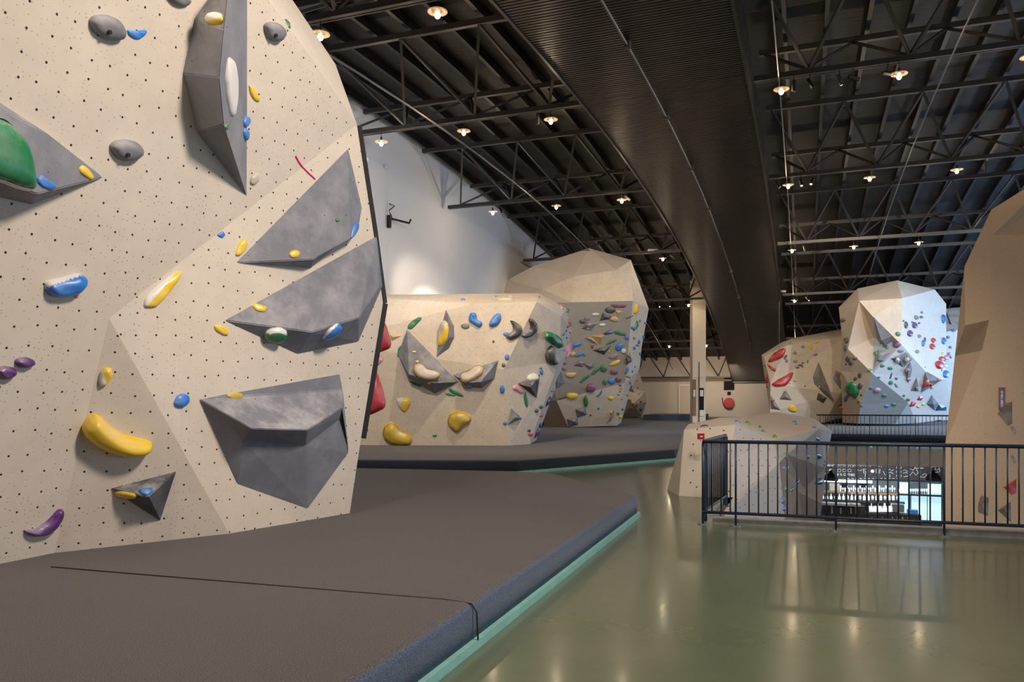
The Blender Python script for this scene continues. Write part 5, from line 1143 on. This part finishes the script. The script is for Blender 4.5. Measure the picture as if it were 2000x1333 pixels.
for k, (x, c) in enumerate(((1625, 'steel'), (1642, 'black_metal'), (1662, 'red_paint'), (1672, 'h_yellow'))):
    root = empty('beer_tap', bp(x, 1008, 1.3)); tag(root, ['steel', 'black-handled', 'red-handled', 'yellow-handled'][k]+' beer tap on the dark cabinet', 'tap')
    mb = MB(); q = bp(x, 1004, 1.3); mb.tube([q, q+V((0, 0, 0.22))], 0.03, 8); mb.build('column', M['steel'], root)
    mb = MB(); mb.tube([q+V((0, 0, .2)), q+V((0, 0, .38))], [0.02, 0.035], 8); mb.build('handle', M[c], root)
for k in range(13): glass(1633+k*3.9+(k > 6)*3, 1017, 1.35, 0.11, 0.028, 0, 'small clear glass at the foot of the taps', 'glasses below the taps', 'white_plastic')
for k in range(16): glass(1699+k*3.2, 1000.5, 1.1, 0.22+0.1*(k % 4 == 1), 0.035, 2 if k % 3 else 0, 'clear jug or bottle crowded on the right bar cabinet', 'bottles on the right bar cabinet')
for k in range(9): glass(1693+k*10, 1017.5, 1.4, 0.14, 0.03, 2, 'small coloured bottle low in front of the right cabinet', 'coloured bottles in front of the bar', ['h_red', 'h_orange', 'h_brown'][k % 3])
barbox('crate', 1772, 996, 1792, 1003, 1.0, 0.3, M['h_blue'], 'blue crate on the right end of the bar', 'crate')
barbox('coffee_machine', 1742, 985, 1765, 1000, 1.0, 0.35, M['steel'], 'steel coffee machine on the bar cabinet', 'machine')
for px, lab in ((1623, 'black dome pendant lamp over the left of the bar'), (1823, 'black dome pendant lamp over the right of the bar')):
    c = bp(px, 939, 2.2); root = empty('dome_lamp', c); tag(root, lab, 'lamp')
    mb = MB(); mb.lathe(c, [(0.25, 0), (0.24, 0.10), (0.17, 0.2), (0.07, 0.27), (0.05, 0.36), (0, 0.37)], 20); mb.build('shade', M['black_metal'], root, True)
    mb = MB(); mb.tube([c+V((0, 0, .36)), V((c.x, c.y, -0.63))], 0.01, 6); mb.build('cord', M['black_metal'], root)
c = bp(1704, 921, 1.8); mb = MB(); mb.lathe(c, [(0, -.05), (.035, -.035), (.05, 0), (.035, .035), (0, .05)], 12); root = empty('bare_bulb', c); tag(root, 'bare glowing bulb hanging in front of the menu board', 'lamp'); mb.build('bulb', M['spotglow'], root, True)
mb = MB(); mb.tube([c+V((0, 0, .05)), V((c.x, c.y, -0.63))], 0.008, 6); mb.build('cord', M['black_metal'], root)
mb = MB(); mb.tube([bp(1606, 908.5, 1.6), bp(1842, 911.5, 1.6)], 0.02, 6); tag(mb.build('track_rail', M['black_metal']), 'thin black track running in front of the menu board', 'track')

# ---------------------------------------------------------------- light
def area(name, loc, target, sx, sy, power, col, spread=None):
    l = bpy.data.lights.new(name, 'AREA'); l.shape = 'RECTANGLE'; l.size = sx; l.size_y = sy; l.energy = power; l.color = col
    if spread: l.spread = spread
    o = bpy.data.objects.new(name, l); COL.objects.link(o); o.location = loc
    o.rotation_euler = (V(target)-V(loc)).to_track_quat('-Z', 'Y').to_euler(); return o
WARM = (1.0, 0.80, 0.60); NEUT = (1.0, 0.87, 0.74); COOL = (0.45, 0.68, 1.0)
def spot(loc, target, power, col, deg, r=0.12):
    l = bpy.data.lights.new('spot_light', 'SPOT'); l.energy = power; l.color = col; l.spot_size = math.radians(deg); l.spot_blend = 0.6; l.shadow_soft_size = r
    o = bpy.data.objects.new('spot_light', l); COL.objects.link(o); o.location = loc
    o.rotation_euler = (V(target)-V(loc)).to_track_quat('-Z', 'Y').to_euler(); return o
for a, pw in ((7, 260), (21, 450), (35, 1200), (49, 1200)): area('window_light', W(a, BR-0.15, 2.6), W(a, 0, 1.2), 9.5, 3.2, pw, COOL)
area('spot_fill', W(5, 2.5, 8.2), P(330, 650, 7), 1.3, 1.3, 520, (1.0, 0.87, 0.765), 2.4)
area('spot_fill', W(0, -4, 8.0), V((-1, 7, 0)), 1.6, 1.6, 190, WARM, 2.4)
spot(W(16, -8.5, 7.6), W(23, BL, 6.5), 450, (0.8, 0.87, 1.0), 80)  # added cool fill to lift the upper left wall
spot(W(21, -9.6, 8.2), W(26.6, BL, 4.0), 900, WARM, 45)
spot(W(10, -6.5, 8.2), P(860, 760, 23), 2300, NEUT, 60)
spot(W(16.5, -5.6, 8.7), P(1000, 720, 23), 1500, WARM, 70)
spot(W(25.5, -5.6, 8.7), P(1170, 700, 35), 1400, WARM, 80)
spot(W(27.5, -2.0+1.2, 8.8), P(1240, 760, 37), 900, WARM, 60)
spot(W(27.5, 0.2, 8.6), P(1560, 730, 42), 2300, WARM, 60)
spot(W(27.5, 3.2, 8.6), P(1730, 700, 38), 1700, NEUT, 60)
spot(W(31, 7.5, 7.8), P(1740, 842, 33), 2600, (0.72, 0.80, 1.0), 70)  # added cool fill to brighten the far mat
spot(W(30, 9.2, 7.5), P(1800, 680, 38), 2200, (0.85, 0.93, 1.0), 60)
spot(W(3, -0.5, 8.2), P(1940, 800, 13.5), 650, NEUT, 50)  # added fill for the near side of the tan boulder
spot(W(6, 0.5, 8.2), P(1440, 900, 14), 900, NEUT, 55)
spot(W(8, 2.0, 8.2), P(1560, 840, 17), 700, WARM, 45)
area('wall_washer', W(25, -11.0, 6.0), W(26.5, BL, 3.2), 0.4, 0.4, 90, WARM, 1.6)
area('wall_washer', W(57, -6.0, 3.6), W(AF, -6.5, 1.5), 3.0, 1.0, 130, WARM, 2.6)
area('bar_light', W(31.5, 2.5, -0.8), W(33, 2.5, -2.5), 4.0, 0.5, 80, (0.8, 0.92, 1.0), 2.6)
wd = bpy.data.worlds.new('World'); SC.world = wd; wd.use_nodes = True
bg = wd.node_tree.nodes['Background']; bg.inputs[0].default_value = (0.80, 0.86, 1.0, 1); bg.inputs[1].default_value = 0.22
SC.view_settings.view_transform = 'Standard'; SC.view_settings.look = 'None'; SC.view_settings.exposure = 0.0
SC.cycles.max_bounces = 8; SC.cycles.use_denoising = True; SC.cycles.sample_clamp_indirect = 4.0

cam = bpy.data.cameras.new('Camera'); co = bpy.data.objects.new('Camera', cam); COL.objects.link(co)
co.location = EYE; co.rotation_euler = (math.pi/2, 0, 0)
cam.sensor_width = 36; cam.lens = FOC*36/2000; cam.shift_y = (HOR-666.5)/2000; cam.clip_end = 300
SC.camera = co
